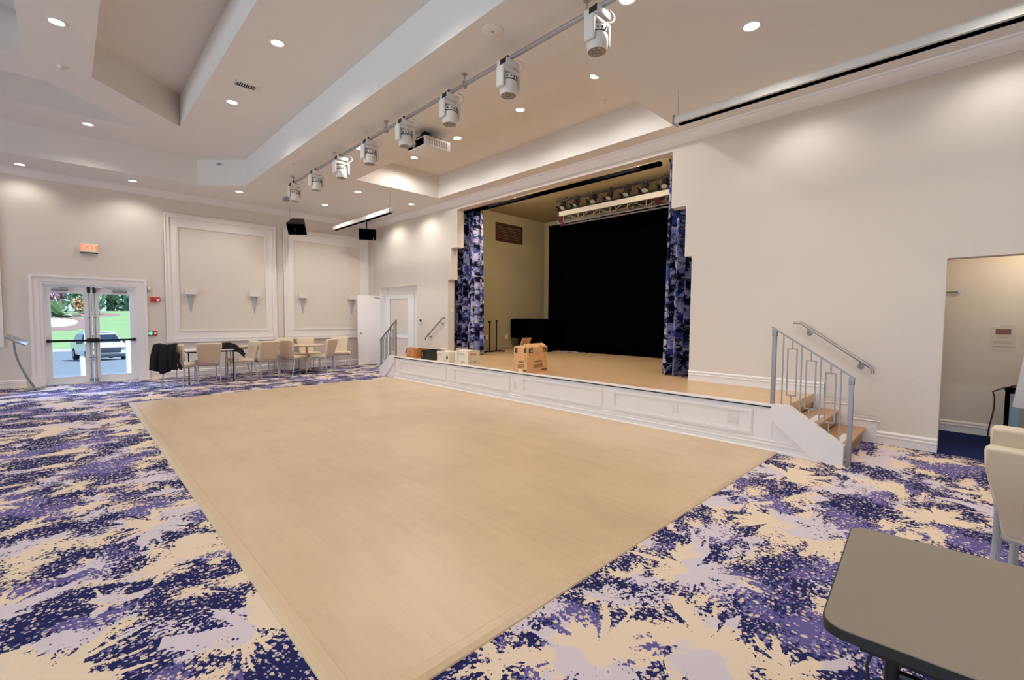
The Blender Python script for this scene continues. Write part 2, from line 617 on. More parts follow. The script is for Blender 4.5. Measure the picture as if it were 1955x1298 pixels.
def dup(root, loc, rz, label=None, group=None):
    r = root.copy()
    COL.objects.link(r)
    r.location = loc
    r.rotation_euler = (0, 0, rz)
    if label:
        r['label'] = label
    if group:
        r['group'] = group
    for ch in list(root.children):
        c = ch.copy()
        COL.objects.link(c)
        c.parent = r
        for g in ch.children:
            d = g.copy()
            COL.objects.link(d)
            d.parent = c
    return r


def text(name, body, size, m, parent, M, depth=0.003, align='CENTER'):
    cu = bpy.data.curves.new(name, 'FONT')
    cu.body = body
    cu.size = size
    cu.extrude = depth
    cu.align_x = align
    cu.align_y = 'CENTER'
    cu.materials.append(m)
    o = bpy.data.objects.new(name, cu)
    COL.objects.link(o)
    me = bpy.data.meshes.new_from_object(o)
    bpy.data.objects.remove(o)
    o = bpy.data.objects.new(name, me)
    COL.objects.link(o)
    o.parent = parent
    o.matrix_local = M
    return o


YZ = lambda u, v, w: (w, u, v)      # outline in Y,Z extruded along X
XZ = lambda u, v, w: (u, w, v)      # outline in X,Z extruded along Y
XY = lambda u, v, w: (u, v, w)

# ------------------------------------------------------------------ structure: floors
mb = MB()
mb.box(XL, W + 0.2, YN, D + 0.2, -0.12, 0.0)
st(mb.build('floor', M_carpet, smooth=False))
mb = MB()
mb.box(W + 0.0, 8.53, -3.2, 1.0, -0.1, 0.004)
st(mb.build('floor_alcove', M_navy, smooth=False))

# structure: ceiling with raised field, coffers and the coffer in front of the stage
xr0, xr1, yr0, yr1 = -4.92, 2.95, -5.7, 12.33
ch = 0.76
octo = [(xr0 + ch, yr0), (xr1 - ch, yr0), (xr1, yr0 + ch), (xr1, yr1 - ch), (xr1 - ch, yr1), (xr0 + ch, yr1), (xr0, yr1 - ch), (xr0, yr0 + ch)]
cove = [(4.49, 3.33), (6.6, 3.33), (6.6, 9.37), (4.49, 9.37)]
ceil = MB()
ceil.sheet([(XL, YN), (W, YN), (W, D), (XL, D)], [octo, cove], lambda u, v: (u, v, ZC))
ceiling = st(ceil.build('ceiling', M_ceil, smooth=False))
mb = MB()
mb.sides(cove, ZC, ZR)
mb.sheet(cove, [], lambda u, v: (u, v, ZR))
mb.build('stage_coffer', M_ceil, ceiling, smooth=False)
cxm = (xr0 + xr1) / 2
cym = (yr0 + yr1) / 2
fx = lambda x: 2 * cxm - x
fy = lambda y: 2 * cym - y
trapR = [(0.37, fy(9.2)), (0.37, 9.2), (1.6, 10.43), (1.6, fy(10.43))]
trapL = [(fx(x), y) for x, y in trapR]
trapF = [(-0.11, 9.84), (1.1, 11.1), (fx(1.1), 11.1), (fx(-0.11), 9.84)]
trapN = [(x, fy(y)) for x, y in trapF]
cen = [(-0.31, 9.1), (fx(-0.31), 9.1), (fx(-0.31), fy(9.1)), (-0.31, fy(9.1))]
mb = MB()
mb.sides(octo, ZC, Z1)
mb.sheet(octo, [trapR, trapL, trapF, trapN, cen], lambda u, v: (u, v, Z1))
mb.build('raised_field', M_ceil, ceiling, smooth=False)
for poly in (trapR, trapL, trapF, trapN, cen):
    mb = MB()
    mb.sides(poly, Z1, Z2)
    mb.sheet(poly, [], lambda u, v: (u, v, Z2))
    mb.build('coffer', M_ceil, ceiling, smooth=False)
mb = MB()
mb.box(XL - 0.4, 11.4, YN - 0.4, D + 0.4, 5.7, 5.85)  # unseen slab added over the building to block the sun
st(mb.build('sun_block_slab', M_exterior, smooth=False))

# structure: stage wall with stepped proscenium opening, side door opening and alcove opening
ALC = 0.283
outer = [(YN, 0), (-1.35, 0), (-1.35, 2.19), (ALC, 2.19), (ALC, 0), (11.0, 0), (11.0, 2.39), (13.11, 2.39), (13.11, 0), (D + 0.2, 0), (D + 0.2, 5.75), (YN, 5.75)]
prosc = [(3.19, ZS - 0.07), (3.19, 2.478), (3.305, 2.478), (3.305, 3.27), (3.548, 3.27), (3.548, 4.165), (9.18, 4.165), (9.18, 3.235), (9.43, 3.235), (9.43, 2.445), (9.565, 2.445), (9.565, ZS - 0.07)]
mb = MB()
mb.plate(outer, [prosc], W, W + 0.2, YZ)
wall_right = st(mb.build('wall_right', M_wall, smooth=False))
# far wall with the exit door opening
DX0, DX1, DZ = -0.345, 1.16, 2.12
outer = [(XL - 0.2, 0), (DX0, 0), (DX0, DZ), (DX1, DZ), (DX1, 0), (W + 0.2, 0), (W + 0.2, 5.75), (XL - 0.2, 5.75)]
mb = MB()
mb.plate(outer, [], D, D + 0.2, XZ)
wall_back = st(mb.build('wall_back', M_wall, smooth=False))
# window wall on the left and the near wall (behind the viewpoint)
holes = [[(wy, 0.5), (wy + 2.4, 0.5), (wy + 2.4, 3.0), (wy, 3.0)] for wy in (-4.6, -0.6, 3.4, 7.4)]
mb = MB()
mb.plate([(YN - 0.2, 0), (D + 0.2, 0), (D + 0.2, 5.75), (YN - 0.2, 5.75)], holes, XL - 0.2, XL, YZ)
st(mb.build('wall_left', M_wall, smooth=False))
mb = MB()
mb.box(XL - 0.2, W + 0.2, YN - 0.2, YN, 0, 5.75)
st(mb.build('wall_near', M_wall, smooth=False))
for i, wy in enumerate((-4.6, -0.6, 3.4, 7.4)):
    w_ = struct('window_%d' % (i + 1), (XL - 0.1, wy + 1.2, 0.5))
    mb = MB()
    for y in (-1.17, 0, 1.17):
        mb.box(-0.03, 0.03, y - 0.03, y + 0.03, 0, 2.5)
    for z in (0.03, 1.25, 2.47):
        mb.box(-0.03, 0.03, -1.2, 1.2, z - 0.03, z + 0.03)
    mb.build('window_frame', M_trim, w_, smooth=False)
    mb = MB()
    mb.box(-0.004, 0.004, -1.17, 1.17, 0.03, 2.47)
    mb.build('window_pane', M_glass, w_, smooth=False)

# alcove behind the right-hand opening
mb = MB()
mb.box(8.53, 8.63, -3.2, 1.1, 0, 2.75)
st(mb.build('wall_alcove', M_wall, smooth=False))
mb = MB()
mb.box(W + 0.2, 8.6, 1.0, 1.1, 0, 2.75)
mb.box(W + 0.2, 8.6, -3.3, -3.2, 0, 2.75)
mb.box(W + 0.2, 8.6, -3.3, 1.1, 2.7, 2.8)
st(mb.build('wall_alcove_sides', M_wall, smooth=False))

# stage house: floor, walls, ceiling
SB = 11.0
mb = MB()
mb.box(SX + 0.03, SB, 2.6, 9.87, 0.42, ZS)
mb.box(SX + 0.045, W, 1.485, 2.6, 0.42, ZS)
mb.box(SX + 0.045, W, 9.87, 9.985, 0.42, ZS)
stage_floor = st(mb.build('floor_stage', M_stagewood, smooth=False))
mb = MB()
mb.box(W + 0.2, SB, 9.82, 9.95, 0.3, 4.6)
st(mb.build('wall_stage_left', M_stagewall, smooth=False))
mb = MB()
mb.box(W + 0.2, SB, 2.7, 2.83, 0.3, 4.6)
st(mb.build('wall_stage_right', M_stagewall, smooth=False))
mb = MB()
mb.box(SB, SB + 0.1, 2.6, 9.95, 0.3, 4.6)
st(mb.build('wall_stage_back', M_stagewall, smooth=False))
mb = MB()
mb.box(W + 0.2, SB, 2.7, 9.95, 4.5, 4.6)
st(mb.build('ceiling_stage', M_stagewall, smooth=False))

# stage front (white apron) with panel mouldings
apron = MB()
apron.box(SX, SX + 0.05, 1.60, 9.87, 0, 0.497)
apron.box(SX + 0.05, W, 9.80, 9.87, 0, 0.5)
apron = st(apron.build('wall_stage_front', M_trim, smooth=False))


def frame_yz(name, x, y0, y1, z0, z1, w, d, m, parent):
    """picture-frame moulding on a plane facing -X: two stepped beads mitred round the rectangle"""
    mb = MB()
    for ins, dd, ww in ((0, d * 0.6, w), (w * 0.22, d, w * 0.45)):
        a0, a1, b0, b1 = y0 + ins, y1 - ins, z0 + ins, z1 - ins
        o = [(a0, b0), (a1, b0), (a1, b1), (a0, b1)]
        i = [(a0 + ww, b0 + ww), (a1 - ww, b0 + ww), (a1 - ww, b1 - ww), (a0 + ww, b1 - ww)]
        mb.plate(o, [i], x - dd, x, YZ)
    return mb.build(name, m, parent, smooth=False)


for y0, y1 in ((7.77, 9.65), (5.86, 7.53), (3.88, 5.55), (1.80, 3.70)):
    frame_yz('panel_moulding', SX, y0, y1, 0.165, 0.455, 0.045, 0.03, M_trim, apron)
mb = MB()
mb.box(SX - 0.02, SX + 0.035, 1.60, 9.87, 0.497, 0.513)
mb.build('nosing_strip', M_blackmetal, apron, 'dark metal strip under the stage edge', smooth=False)
mb = MB()
mb.rbox(SX - 0.03, SX + 0.06, 1.60, 9.875, 0.512, 0.534, 0.006)
mb.build('stage_edge', M_trim, apron, 'pale edge strip of the stage', smooth=False)
for y, z, w_, h_ in ((5.73, 0.29, 0.075, 0.115), (2.75, 0.315, 0.075, 0.115), (2.02, 0.32, 0.13, 0.15)):
    mb = MB()
    mb.rbox(SX - 0.008, SX + 0.01, y - w_ / 2, y + w_ / 2, z - h_ / 2, z + h_ / 2, 0.003)
    cov = mb.build('outlet_cover', M_whiteplastic, apron)

BASE = [(0, 0), (0.02, 0), (0.02, 0.085), (0.030, 0.092), (0.030, 0.104), (0.015, 0.112), (0.015, 0.122), (0.024, 0.128), (0.024, 0.140), (0.008, 0.157), (0, 0.157)]
CROWN = [(0, -0.145), (0.014, -0.145), (0.014, -0.125), (0.03, -0.112), (0.055, -0.075), (0.085, -0.048), (0.095, -0.03), (0.12, -0.024), (0.12, 0), (0, 0)]


def run_y(prof, x, y0, y1, z, sgn=-1):
    mb = MB()
    mb.prism([(p[0] * sgn, p[1]) for p in prof], y0, y1, lambda u, v, w: (x + u, w, z + v))
    return mb


def run_x(prof, y, x0, x1, z, sgn=-1):
    mb = MB()
    mb.prism([(p[0] * sgn, p[1]) for p in prof], x0, x1, lambda u, v, w: (w, y + u, z + v))
    return mb


def scaled(p, s, t_):
    return [(a * s, b * t_) for a, b in p]


st(run_y(CROWN, W, YN, D, ZC).build('trim_1', M_trim))
st(run_x(CROWN, D, XL, W - 0.0, ZC).build('trim_2', M_trim))
BB = scaled(BASE, 1.0, 1.0)
STG = [(0, 0), (0.055, 0), (0.055, 0.018), (0.026, 0.03), (0.026, 0.070), (0.038, 0.077), (0.038, 0.088), (0.018, 0.096), (0.018, 0.106), (0.028, 0.112), (0.028, 0.124), (0.006, 0.136), (0, 0.136)]
bs = struct('baseboard_stage')
run_y(STG, SX, 1.15, 9.87, 0).build('baseboard', M_trim, bs)
br = struct('baseboard_right')
run_y(BB, W, ALC, 0.82, 0).build('baseboard', M_trim, br)
run_y(BB, W, 1.38, 3.19, ZS).build('baseboard', M_trim, br)
run_y(BB, W, 9.58, 9.86, ZS).build('baseboard', M_trim, br)
run_y(BB, W, 10.8, 11.0, 0).build('baseboard', M_trim, br)
run_y(BB, W, 13.11, D, 0).build('baseboard', M_trim, br)
run_y(BB, W, YN, -1.35, 0).build('baseboard', M_trim, br)
mb = MB()
mb.prism([(1.49, 0.0), (1.49, ZS + 0.14), (1.38, ZS + 0.14), (1.38, 0.49), (1.12, 0.49), (1.12, 0.32), (0.82, 0.32), (0.82, 0.0)], W - 0.016, W, YZ)
mb.build('stepped_skirting', M_trim, br, smooth=False)
for y0, y1, z in ((1.10, 1.38, 0.49), (0.80, 1.12, 0.32)):
    run_y([(0, 0), (0.03, 0), (0.03, -0.02), (0.024, -0.03), (0.024, -0.045), (0.03, -0.05), (0.022, -0.065), (0, -0.065)], W, y0, y1, z).build('skirting_cap', M_trim, br)
bbk = struct('baseboard_back')
run_x(BB, D, XL, -0.62, 0).build('baseboard', M_trim, bbk)
run_x(BB, D, 1.40, W, 0).build('baseboard', M_trim, bbk)
ba = struct('baseboard_alcove')
run_y(BB, 8.53, -3.2, 1.0, 0).build('baseboard', M_trim, ba)
bst = struct('baseboard_stage_left')
run_x(scaled(BASE, 1, 0.7), 9.82, W + 0.2, SB, ZS).build('baseboard', M_stagewall, bst)


# wall panels on the far wall: outer moulding, white band, inner bead and field
def wall_panel(name, x0, x1):
    z0, z1 = 0.83, 3.91
    p = struct(name)
    mb = MB()
    ww = 0.26
    mb.plate([(x0, z0), (x1, z0), (x1, z1), (x0, z1)], [[(x0 + ww, z0 + ww + 0.03), (x1 - ww, z0 + ww + 0.03), (x1 - ww, z1 - ww - 0.04), (x0 + ww, z1 - ww - 0.04)]], D - 0.012, D, XZ)
    mb.build('white_band', M_trim, p, smooth=False)

    def fr(nm, a0, a1, b0, b1, w_, d_):
        mb = MB()
        for ins, dd, w2 in ((0, d_, w_ * 0.35), (w_ * 0.35, d_ * 0.62, w_ * 0.3), (w_ * 0.65, d_ * 0.8, w_ * 0.35)):
            c0, c1, e0, e1 = a0 + ins, a1 - ins, b0 + ins, b1 - ins
            mb.plate([(c0, e0), (c1, e0), (c1, e1), (c0, e1)], [[(c0 + w2, e0 + w2), (c1 - w2, e0 + w2), (c1 - w2, e1 - w2), (c0 + w2, e1 - w2)]], D - 0.012 - dd, D, XZ)
        mb.build(nm, M_trim, p, smooth=False)
    fr('outer_moulding', x0, x1, z0, z1, 0.10, 0.035)
    fr('inner_bead', x0 + 0.235, x1 - 0.235, z0 + 0.265, z1 - 0.275, 0.035, 0.018)
    return p


wall_panel('trim_3', 1.70, 4.15)
wall_panel('trim_4', 4.345, 6.85)
wall_panel('trim_5', -3.35, -0.90)
wall_panel('trim_6', -6.0, -3.55)

# side opening in the stage wall: lining, closed panelled leaf, open flat leaf
d2 = struct('door_2', (W, 12.05, 0))
mb = MB()
mb.box(0.0, 0.22, 1.045, 1.06, 0, 2.39)
mb.box(0.0, 0.22, -1.05, -1.035, 0, 2.39)
mb.box(0.0, 0.22, -1.05, 1.06, 2.375, 2.39)
mb.box(0.10, 0.22, 0.80, 1.06, 2.14, 2.39)
mb.box(0.12, 0.22, -1.05, 1.06, 2.16, 2.39)
mb.box(0.118, 0.218, -1.045, -0.72, 0, 2.162)
mb.box(0.17, 0.22, -1.05, 0.93, 0, 2.39)
mb.build('door_lining', M_trim, d2, smooth=False)
mb = MB()
mb.box(0.115, 0.165, -0.70, 0.93, 0.01, 2.155)
leaf = mb.build('door_leaf', M_door, d2, smooth=False)
for z0, z1 in ((1.0, 2.06), (0.18, 0.90)):
    mb = MB()
    o_ = [(-0.42, z0), (0.66, z0), (0.66, z1), (-0.42, z1)]
    for ins, dd in ((0, 0.012), (0.012, 0.02)):
        a = [(-0.42 + ins, z0 + ins), (0.66 - ins, z0 + ins), (0.66 - ins, z1 - ins), (-0.42 + ins, z1 - ins)]
        k = 0.035 - ins
        i_ = [(-0.42 + ins + k, z0 + ins + k), (0.66 - ins - k, z0 + ins + k), (0.66 - ins - k, z1 - ins - k), (-0.42 + ins + k, z1 - ins - k)]
        mb.plate(a, [i_], 0.115 - dd, 0.116, YZ)
    mb.build('panel_moulding', M_door, leaf, smooth=False)
    mb = MB()
    mb.box(0.113, 0.116, -0.385, 0.625, z0 + 0.035, z1 - 0.035)
    mb.build('panel_field', M_wall, leaf, smooth=False)
d3 = struct('door_3', (6.64, 13.07, 0))
mb = MB()
mb.rbox(-0.37, 0.37, -0.022, 0.022, 0.012, 2.13, 0.004)
mb.build('door_leaf', M_door, d3)
mb = MB()
mb.lathe([(0.012, 0), (0.012, 0.035), (0.026, 0.04), (0.03, 0.055), (0.02, 0.068)], 12, Matrix.Translation((-0.31, -0.022, 0.98)) @ Matrix.Rotation(PI / 2, 4, 'X'))
mb.build('door_knob', M_steel, d3, 'steel door knob')
mb = MB()
mb.bar((0.12, -0.03, 2.09), (0.36, -0.035, 2.05), 0.012)
mb.build('door_holder', M_steel, d3)

# exit double door in the far wall
d1 = struct('door_1', (0.407, D, 0))
mb = MB()
CW = 0.19
x0, x1, zt = DX0 - 0.407, DX1 - 0.407, DZ
for ins, dd, ww in ((0, 0.05, 0.05), (0.05, 0.032, 0.09), (0.14, 0.022, 0.05)):
    a = CW - ins
    mb.prism([(x0 - a, 0), (x0 - a, zt + a), (x1 + a, zt + a), (x1 + a, 0), (x1 + a - ww, 0), (x1 + a - ww, zt + a - ww), (x0 - a + ww, zt + a - ww), (x0 - a + ww, 0)], -dd, 0.0, XZ)
mb.build('door_casing', M_trim, d1, smooth=False)
mb = MB()
for s in (-1, 1):
    xc = x0 - CW + 0.09 if s < 0 else x1 + CW - 0.09
    mb.box(xc - 0.105, xc + 0.105, -0.06, 0, 0, 0.2)
mb.build('plinth_block', M_trim, d1, smooth=False)
mb = MB()
mb.plate([(x0, 0), (x0, zt), (x1, zt), (x1, 0), (x1 - 0.03, 0), (x1 - 0.03, zt - 0.03), (x0 + 0.03, zt - 0.03), (x0 + 0.03, 0)], [], 0.0, 0.2, XZ)
mb.box(x0, x1, 0, 0.2, 0, 0.015)
mb.build('door_frame', M_door, d1, smooth=False)
mb = MB()
mb.rbox(0.05, 0.19, -0.05, 0.04, 2.065, 2.095, 0.01)
mb.build('motion_sensor', M_whiteplastic, d1)
for s, a0, a1, g0, g1 in ((-1, x0 + 0.03, -0.006, -0.637, -0.13), (1, 0.006, x1 - 0.03, 0.115, 0.632)):
    mb = MB()
    mb.plate([(a0, 0.02), (a1, 0.02), (a1, 2.085), (a0, 2.085)], [[(g0, 0.155), (g1, 0.155), (g1, 1.935), (g0, 1.935)]], 0.03, 0.075, XZ)
    leaf = mb.build('door_leaf', M_door, d1, smooth=False)
    mb = MB()
    mb.box(g0, g1, 0.05, 0.056, 0.155, 1.935)
    mb.build('glass_pane', M_glass, leaf, smooth=False)
    inner = -0.045 if s < 0 else 0.045
    outx = g0 - 0.05 if s < 0 else g1 + 0.06
    mb = MB()
    mb.bar((outx, -0.035, 0.925), (inner, -0.035, 0.925), 0.03, 0.045)
    mb.rbox(outx - 0.03, outx + 0.03, -0.04, 0.03, 0.895, 0.955, 0.008)
    mb.build('push_bar', M_blackmetal, leaf, 'dark horizontal push bar')
    mb = MB()
    mb.rbox(inner - 0.055, inner + 0.055, -0.055, 0.03, 0.88, 0.97, 0.012)
    mb.build('latch_case', M_blackmetal, leaf)
    mb = MB()
    mb.tube([(inner, -0.005, 0.06), (inner, -0.005, 2.02)], 0.0095, 8)
    for z in (1.42, 0.55):
        mb.rbox(inner - 0.025, inner + 0.025, -0.012, 0.03, z - 0.01, z + 0.01, 0.003)
    mb.build('vertical_rod', M_greypaint, leaf)
    mb = MB()
    mb.rbox(inner - 0.025, inner + 0.025, -0.03, 0.03, 1.96, 2.08, 0.006)
    mb.build('top_latch', M_blackmetal, leaf)
    mb = MB()
    mb.rbox(inner - 0.03, inner + 0.03, -0.03, 0.03, 0.025, 0.10, 0.012)
    mb.build('bottom_latch', M_greypaint, leaf)
    mb = MB()
    cx = -0.49 if s < 0 else 0.47
    mb.rbox(cx - 0.13, cx + 0.13, -0.05, 0.03, 1.985, 2.04, 0.02)
    mb.bar((cx, -0.04, 2.045), (cx + 0.22 * -s, -0.02, 2.075), 0.02, 0.01)
    mb.build('door_closer', M_greypaint, leaf)
mb = MB()
mb.box(-0.9, 0.9, 0.2, 0.35, -0.06, 0.0)
mb.build('sill', M_concrete, d1, smooth=False)

# ------------------------------------------------------------------ recessed downlights
dl_root = None


def downlight(x, y, z, label, power=1.0, cone=138, blend=0.65):
    global dl_root
    if dl_root is None:
        dl_root = thing('recessed_downlight', label, 'ceiling light', (x, y, z), 0, 'recessed downlights')
        mb = MB()
        mb.lathe([(0.070, 0.0), (0.074, -0.006), (0.088, -0.008), (0.094, -0.004), (0.095, 0.0)], 24, cap0=False, cap1=False)
        mb.build('trim_ring', M_whiteplastic, dl_root)
        mb = MB()
        mb.lathe([(0.070, -0.002), (0.04, -0.004), (0.0005, -0.0045)], 24, cap0=False)
        mb.build('glowing_lens', M_glow, dl_root)
        o = dl_root
    else:
        o = dup(dl_root, (x, y, z), 0, label)
    if power <= 0:
        return o
    d = bpy.data.lights.new('downlight_lamp', 'SPOT')
    d.energy = SPOT_W * power
    d.color = SPOT_COL
    d.spot_size = math.radians(cone)
    d.spot_blend = blend
    d.shadow_soft_size = 0.06
    l = bpy.data.objects.new('downlight_lamp', d)
    COL.objects.link(l)
    l.parent = o
    l.location = (0, 0, -0.02)
    return o


for x, y, lab in (
    (-0.56, 13.13, 'small round downlight in the low soffit at the far left, left of the exit sign'),
    (1.115, 12.95, 'small round downlight in the low soffit between the exit door and the first wall panel'),
    (2.99, 12.26, 'round downlight in the far soffit near the chamfered corner, left of the last moving head'),
    (4.92, 12.06, 'round downlight in the far soffit just left above the far white screen case'),
    (4.95, 10.25, 'round downlight in the soffit left of the coffer tip, between pipe and coffer'),
    (6.46, 10.37, 'round downlight close to the stage wall, left of the proscenium, below the coffer corner'),
    (6.45, 12.0, 'round downlight near the far right room corner, hidden by the hanging screen case'),
    (4.935, 1.697, 'bright downlight at upper right between the nearest moving head and long screen case'),
    (3.723, 2.349, 'bright downlight cut by the top edge of the frame, right of the pipe  near end'),
    (6.446, 1.706, 'round downlight half hidden behind the long screen case, washing the right wall'),
    (6.514, -0.10, 'large bright downlight in the top right corner above the alcove'),
    (3.687, 7.584, 'round downlight tucked behind the pipe and the fourth moving head from the far end'),
):
    downlight(x, y, ZC, lab, *((0.29, 140) if (x > 6.3 and y < 3) else (0.75, 138) if y > 12.9 else (1.25, 152) if x > 6.3 else (2.0, 150) if y > 9 else (1.0, 138)))
for y, lab in ((3.96, 'round downlight in the stage coffer at its near end, under the second moving head'),
               (5.46, 'second downlight from the near end of the coffer before the stage'),
               (7.15, 'round downlight in the stage coffer just right of the projector'),
               (8.68, 'round downlight in the stage coffer just below the projector')):
    downlight(5.48, y, ZR, lab, 1.9, 168, 0.4)
for x, y, lab in ((0.02, 7.78, 'large bright downlight in the raised ceiling at the top left corner'),
                  (2.02, 6.37, 'bright downlight in the raised ceiling between brown coffer and long beam, nearest one'),
                  (2.03, 8.62, 'round downlight in the raised ceiling just below the air vent'),
                  (0.386, 11.49, 'round downlight in the raised ceiling beyond the dark far coffer')):
    downlight(x, y, Z1, lab, *((1.35, 150, 0.6) if x > 1.5 else (1.0, 138)))
REAR = 'unseen round recessed downlight added in the ceiling behind or beside the viewpoint'  # out-of-view fixtures added to raise the room lighting
for k_, (x, y, z) in enumerate(((2.02, 4.0, Z1), (2.02, 1.6, Z1), (2.02, -0.8, Z1), (2.02, -3.4, Z1), (0.02, 5.2, Z1), (0.02, 2.6, Z1), (0.02, 0.0, Z1), (0.02, -2.6, Z1),
                (-2.0, 7.78, Z1), (-2.0, 3.5, Z1), (-2.0, -0.5, Z1), (-2.4, 11.5, Z1), (-4.0, 6.4, Z1), (-4.0, 2.0, Z1), (4.9, -0.1, ZC), (4.9, -2.4, ZC),
                (6.45, -2.6, ZC), (3.7, -1.2, ZC), (-2.4, 13.0, ZC), (-4.4, 13.0, ZC), (-6.5, 9.0, ZC), (-6.5, 4.0, ZC), (-6.5, -1.0, ZC))):
    downlight(x, y, z, REAR, (0.0 if k_ in (1, 3, 4, 6, 7, 9, 11, 13, 15, 17, 19, 21) else 2.0))

# warm lamps: unseen fill added to brighten the stage, ceiling lamp inside the alcove
def point(name, loc, power, color, r=0.15):
    d = bpy.data.lights.new(name, 'POINT')
    d.energy, d.color, d.shadow_soft_size = power, color, r
    o = bpy.data.objects.new(name, d)
    COL.objects.link(o)
    o.location = loc
    return o


for y_ in (4.9, 7.9):
    area_light('stage_fill_light', (7.42, y_, 4.3), (10.2, y_ + (7.0 - y_) * 0.6, 1.6), 1.4, 0.3, 66, (1.0, 0.88, 0.70))
point('alcove_lamp', (7.9, -0.6, 2.55), 20, (1.0, 0.86, 0.62), 0.15)

# ------------------------------------------------------------------ dance floor with planks and bevelled border
df = thing('dance_floor', 'large pale oak dance floor laid on the carpet in front of the stage', 'dance floor', (0, 0, 0))
fx0, fx1, fy0, fy1 = 0.70, SX - 0.056, 1.525, 9.95
TH = 0.016
mb = MB()
mb.box(fx0 + 0.02, fx1, fy0 + 0.02, fy1 - 0.02, 0.0, TH - 0.004)
mb.build('underlay', M_dance, df, smooth=False)


def edge_strip(a, b_, inward):
    """reducer strip with a sloped outer edge"""
    a, b_, n = Vector(a), Vector(b_), Vector(inward)
    z = Vector((0, 0, 1))
    prof = [(0, 0), (0.004, 0.007), (0.03, TH + 0.003), (0.075, TH + 0.003), (0.085, TH), (0.085, 0)]
    mb = MB()
    vs = [c + n * u + z * v for c in (a, b_) for u, v in prof]
    k = len(prof)
    mb.add(vs, [(i, (i + 1) % k, (i + 1) % k + k, i + k) for i in range(k)] + [tuple(range(k)), tuple(range(2 * k - 1, k - 1, -1))])
    return mb


edge_strip((fx0, fy0, 0), (fx0, fy1, 0), (1, 0, 0)).build('edge_strip', M_dance, df, smooth=False)
edge_strip((fx0, fy0, 0), (fx1, fy0, 0), (0, 1, 0)).build('edge_strip', M_dance, df, smooth=False)
edge_strip((fx0, fy1, 0), (fx1, fy1, 0), (0, -1, 0)).build('edge_strip', M_dance, df, smooth=False)
px0, px1, py0, py1 = fx0 + 0.085, fx1 - 0.002, fy0 + 0.085, fy1 - 0.085
NP = 38
pw = (px1 - px0) / NP
plank_mesh = {}
rnd = random.Random(3)
for i in range(NP):
    y = py0
    first = True
    while y < py1 - 0.05:
        ln = rnd.choice((0.6, 1.2, 1.8)) if first else rnd.choice((1.2, 1.5, 1.8))
        first = False
        if py1 - (y + ln) < 0.5:
            ln = py1 - y
        key = round(ln, 3)
        if key not in plank_mesh:
            q = MB()
            q.box(0.00012, pw - 0.00012, 0.00015, ln - 0.00015, -0.006, 0.0)
            plank_mesh[key] = q.mesh('plank', M_dance, False)
        o = bpy.data.objects.new('plank', plank_mesh[key])
        COL.objects.link(o)
        o.parent = df
        o.location = (px0 + i * pw, y, TH)
        y += ln

# ------------------------------------------------------------------ stage stairs and railings
def stairs(name, label, y_top, sgn):
    """three risers of 0.176 m running along Y away from the stage; sgn = direction of descent"""
    t_ = thing(name, label, 'stairs', (SX, y_top, 0), 0, 'white stage steps')
    g = 0.27
    for k in (1, 2):
        z = ZS - 0.1757 * k
        a, b_ = sgn * (g * (k - 1)) , sgn * (g * k)
        lo, hi = min(a, b_), max(a, b_)
        mb = MB()
        mb.rbox(0.04, W - SX - 0.018, lo - (0.025 if sgn < 0 else 0), hi + (0.025 if sgn > 0 else 0), z - 0.03, z, 0.008)
        mb.build('tread', M_treadwood, t_)
        mb = MB()
        e = b_ - sgn * 0.03
        mb.box(0.16, 0.74, min(e, e - sgn * 0.075), max(e, e - sgn * 0.075), z, z + 0.003)
        mb.build('grip_strip', M_whiteplastic, t_, 'white grip strip on the tread edge', smooth=False)
    for k in (0, 1, 2):
        z1 = ZS - 0.1757 * k - 0.03
        z0 = max(0.0, ZS - 0.1757 * (k + 1))
        y = sgn * (g * k) - sgn * 0.012
        mb = MB()
        mb.box(0.04, W - SX - 0.018, min(y, y - sgn * 0.012), max(y, y - sgn * 0.012), z0, z1)
        mb.build('riser', M_treadwood, t_, smooth=False)
    mb = MB()
    q = [(-0.108, 0.37), (-0.108, 0.545), (0.06, 0.55), (0.57, 0.205), (0.57, 0.0), (0.34, 0.0)]
    mb.prism([(sgn * u, v) for u, v in q], -0.058, 0.04, YZ)
    mb.build('stringer', M_trim, t_, smooth=False)
    mb = MB()
    q = [(-0.108, 0.0), (-0.108, 0.39), (0.36, 0.0)]
    mb.prism([(sgn * u, v) for u, v in q], -0.001, 0.04, YZ)
    mb.build('infill_panel', M_trim, t_, smooth=False)
    return t_


stairs('stage_steps', 'white sided steps with oak treads at the right end of the stage', 1.49, -1)
stairs('stage_steps', 'white sided steps with oak treads at the far left end of the stage', 9.99, 1)


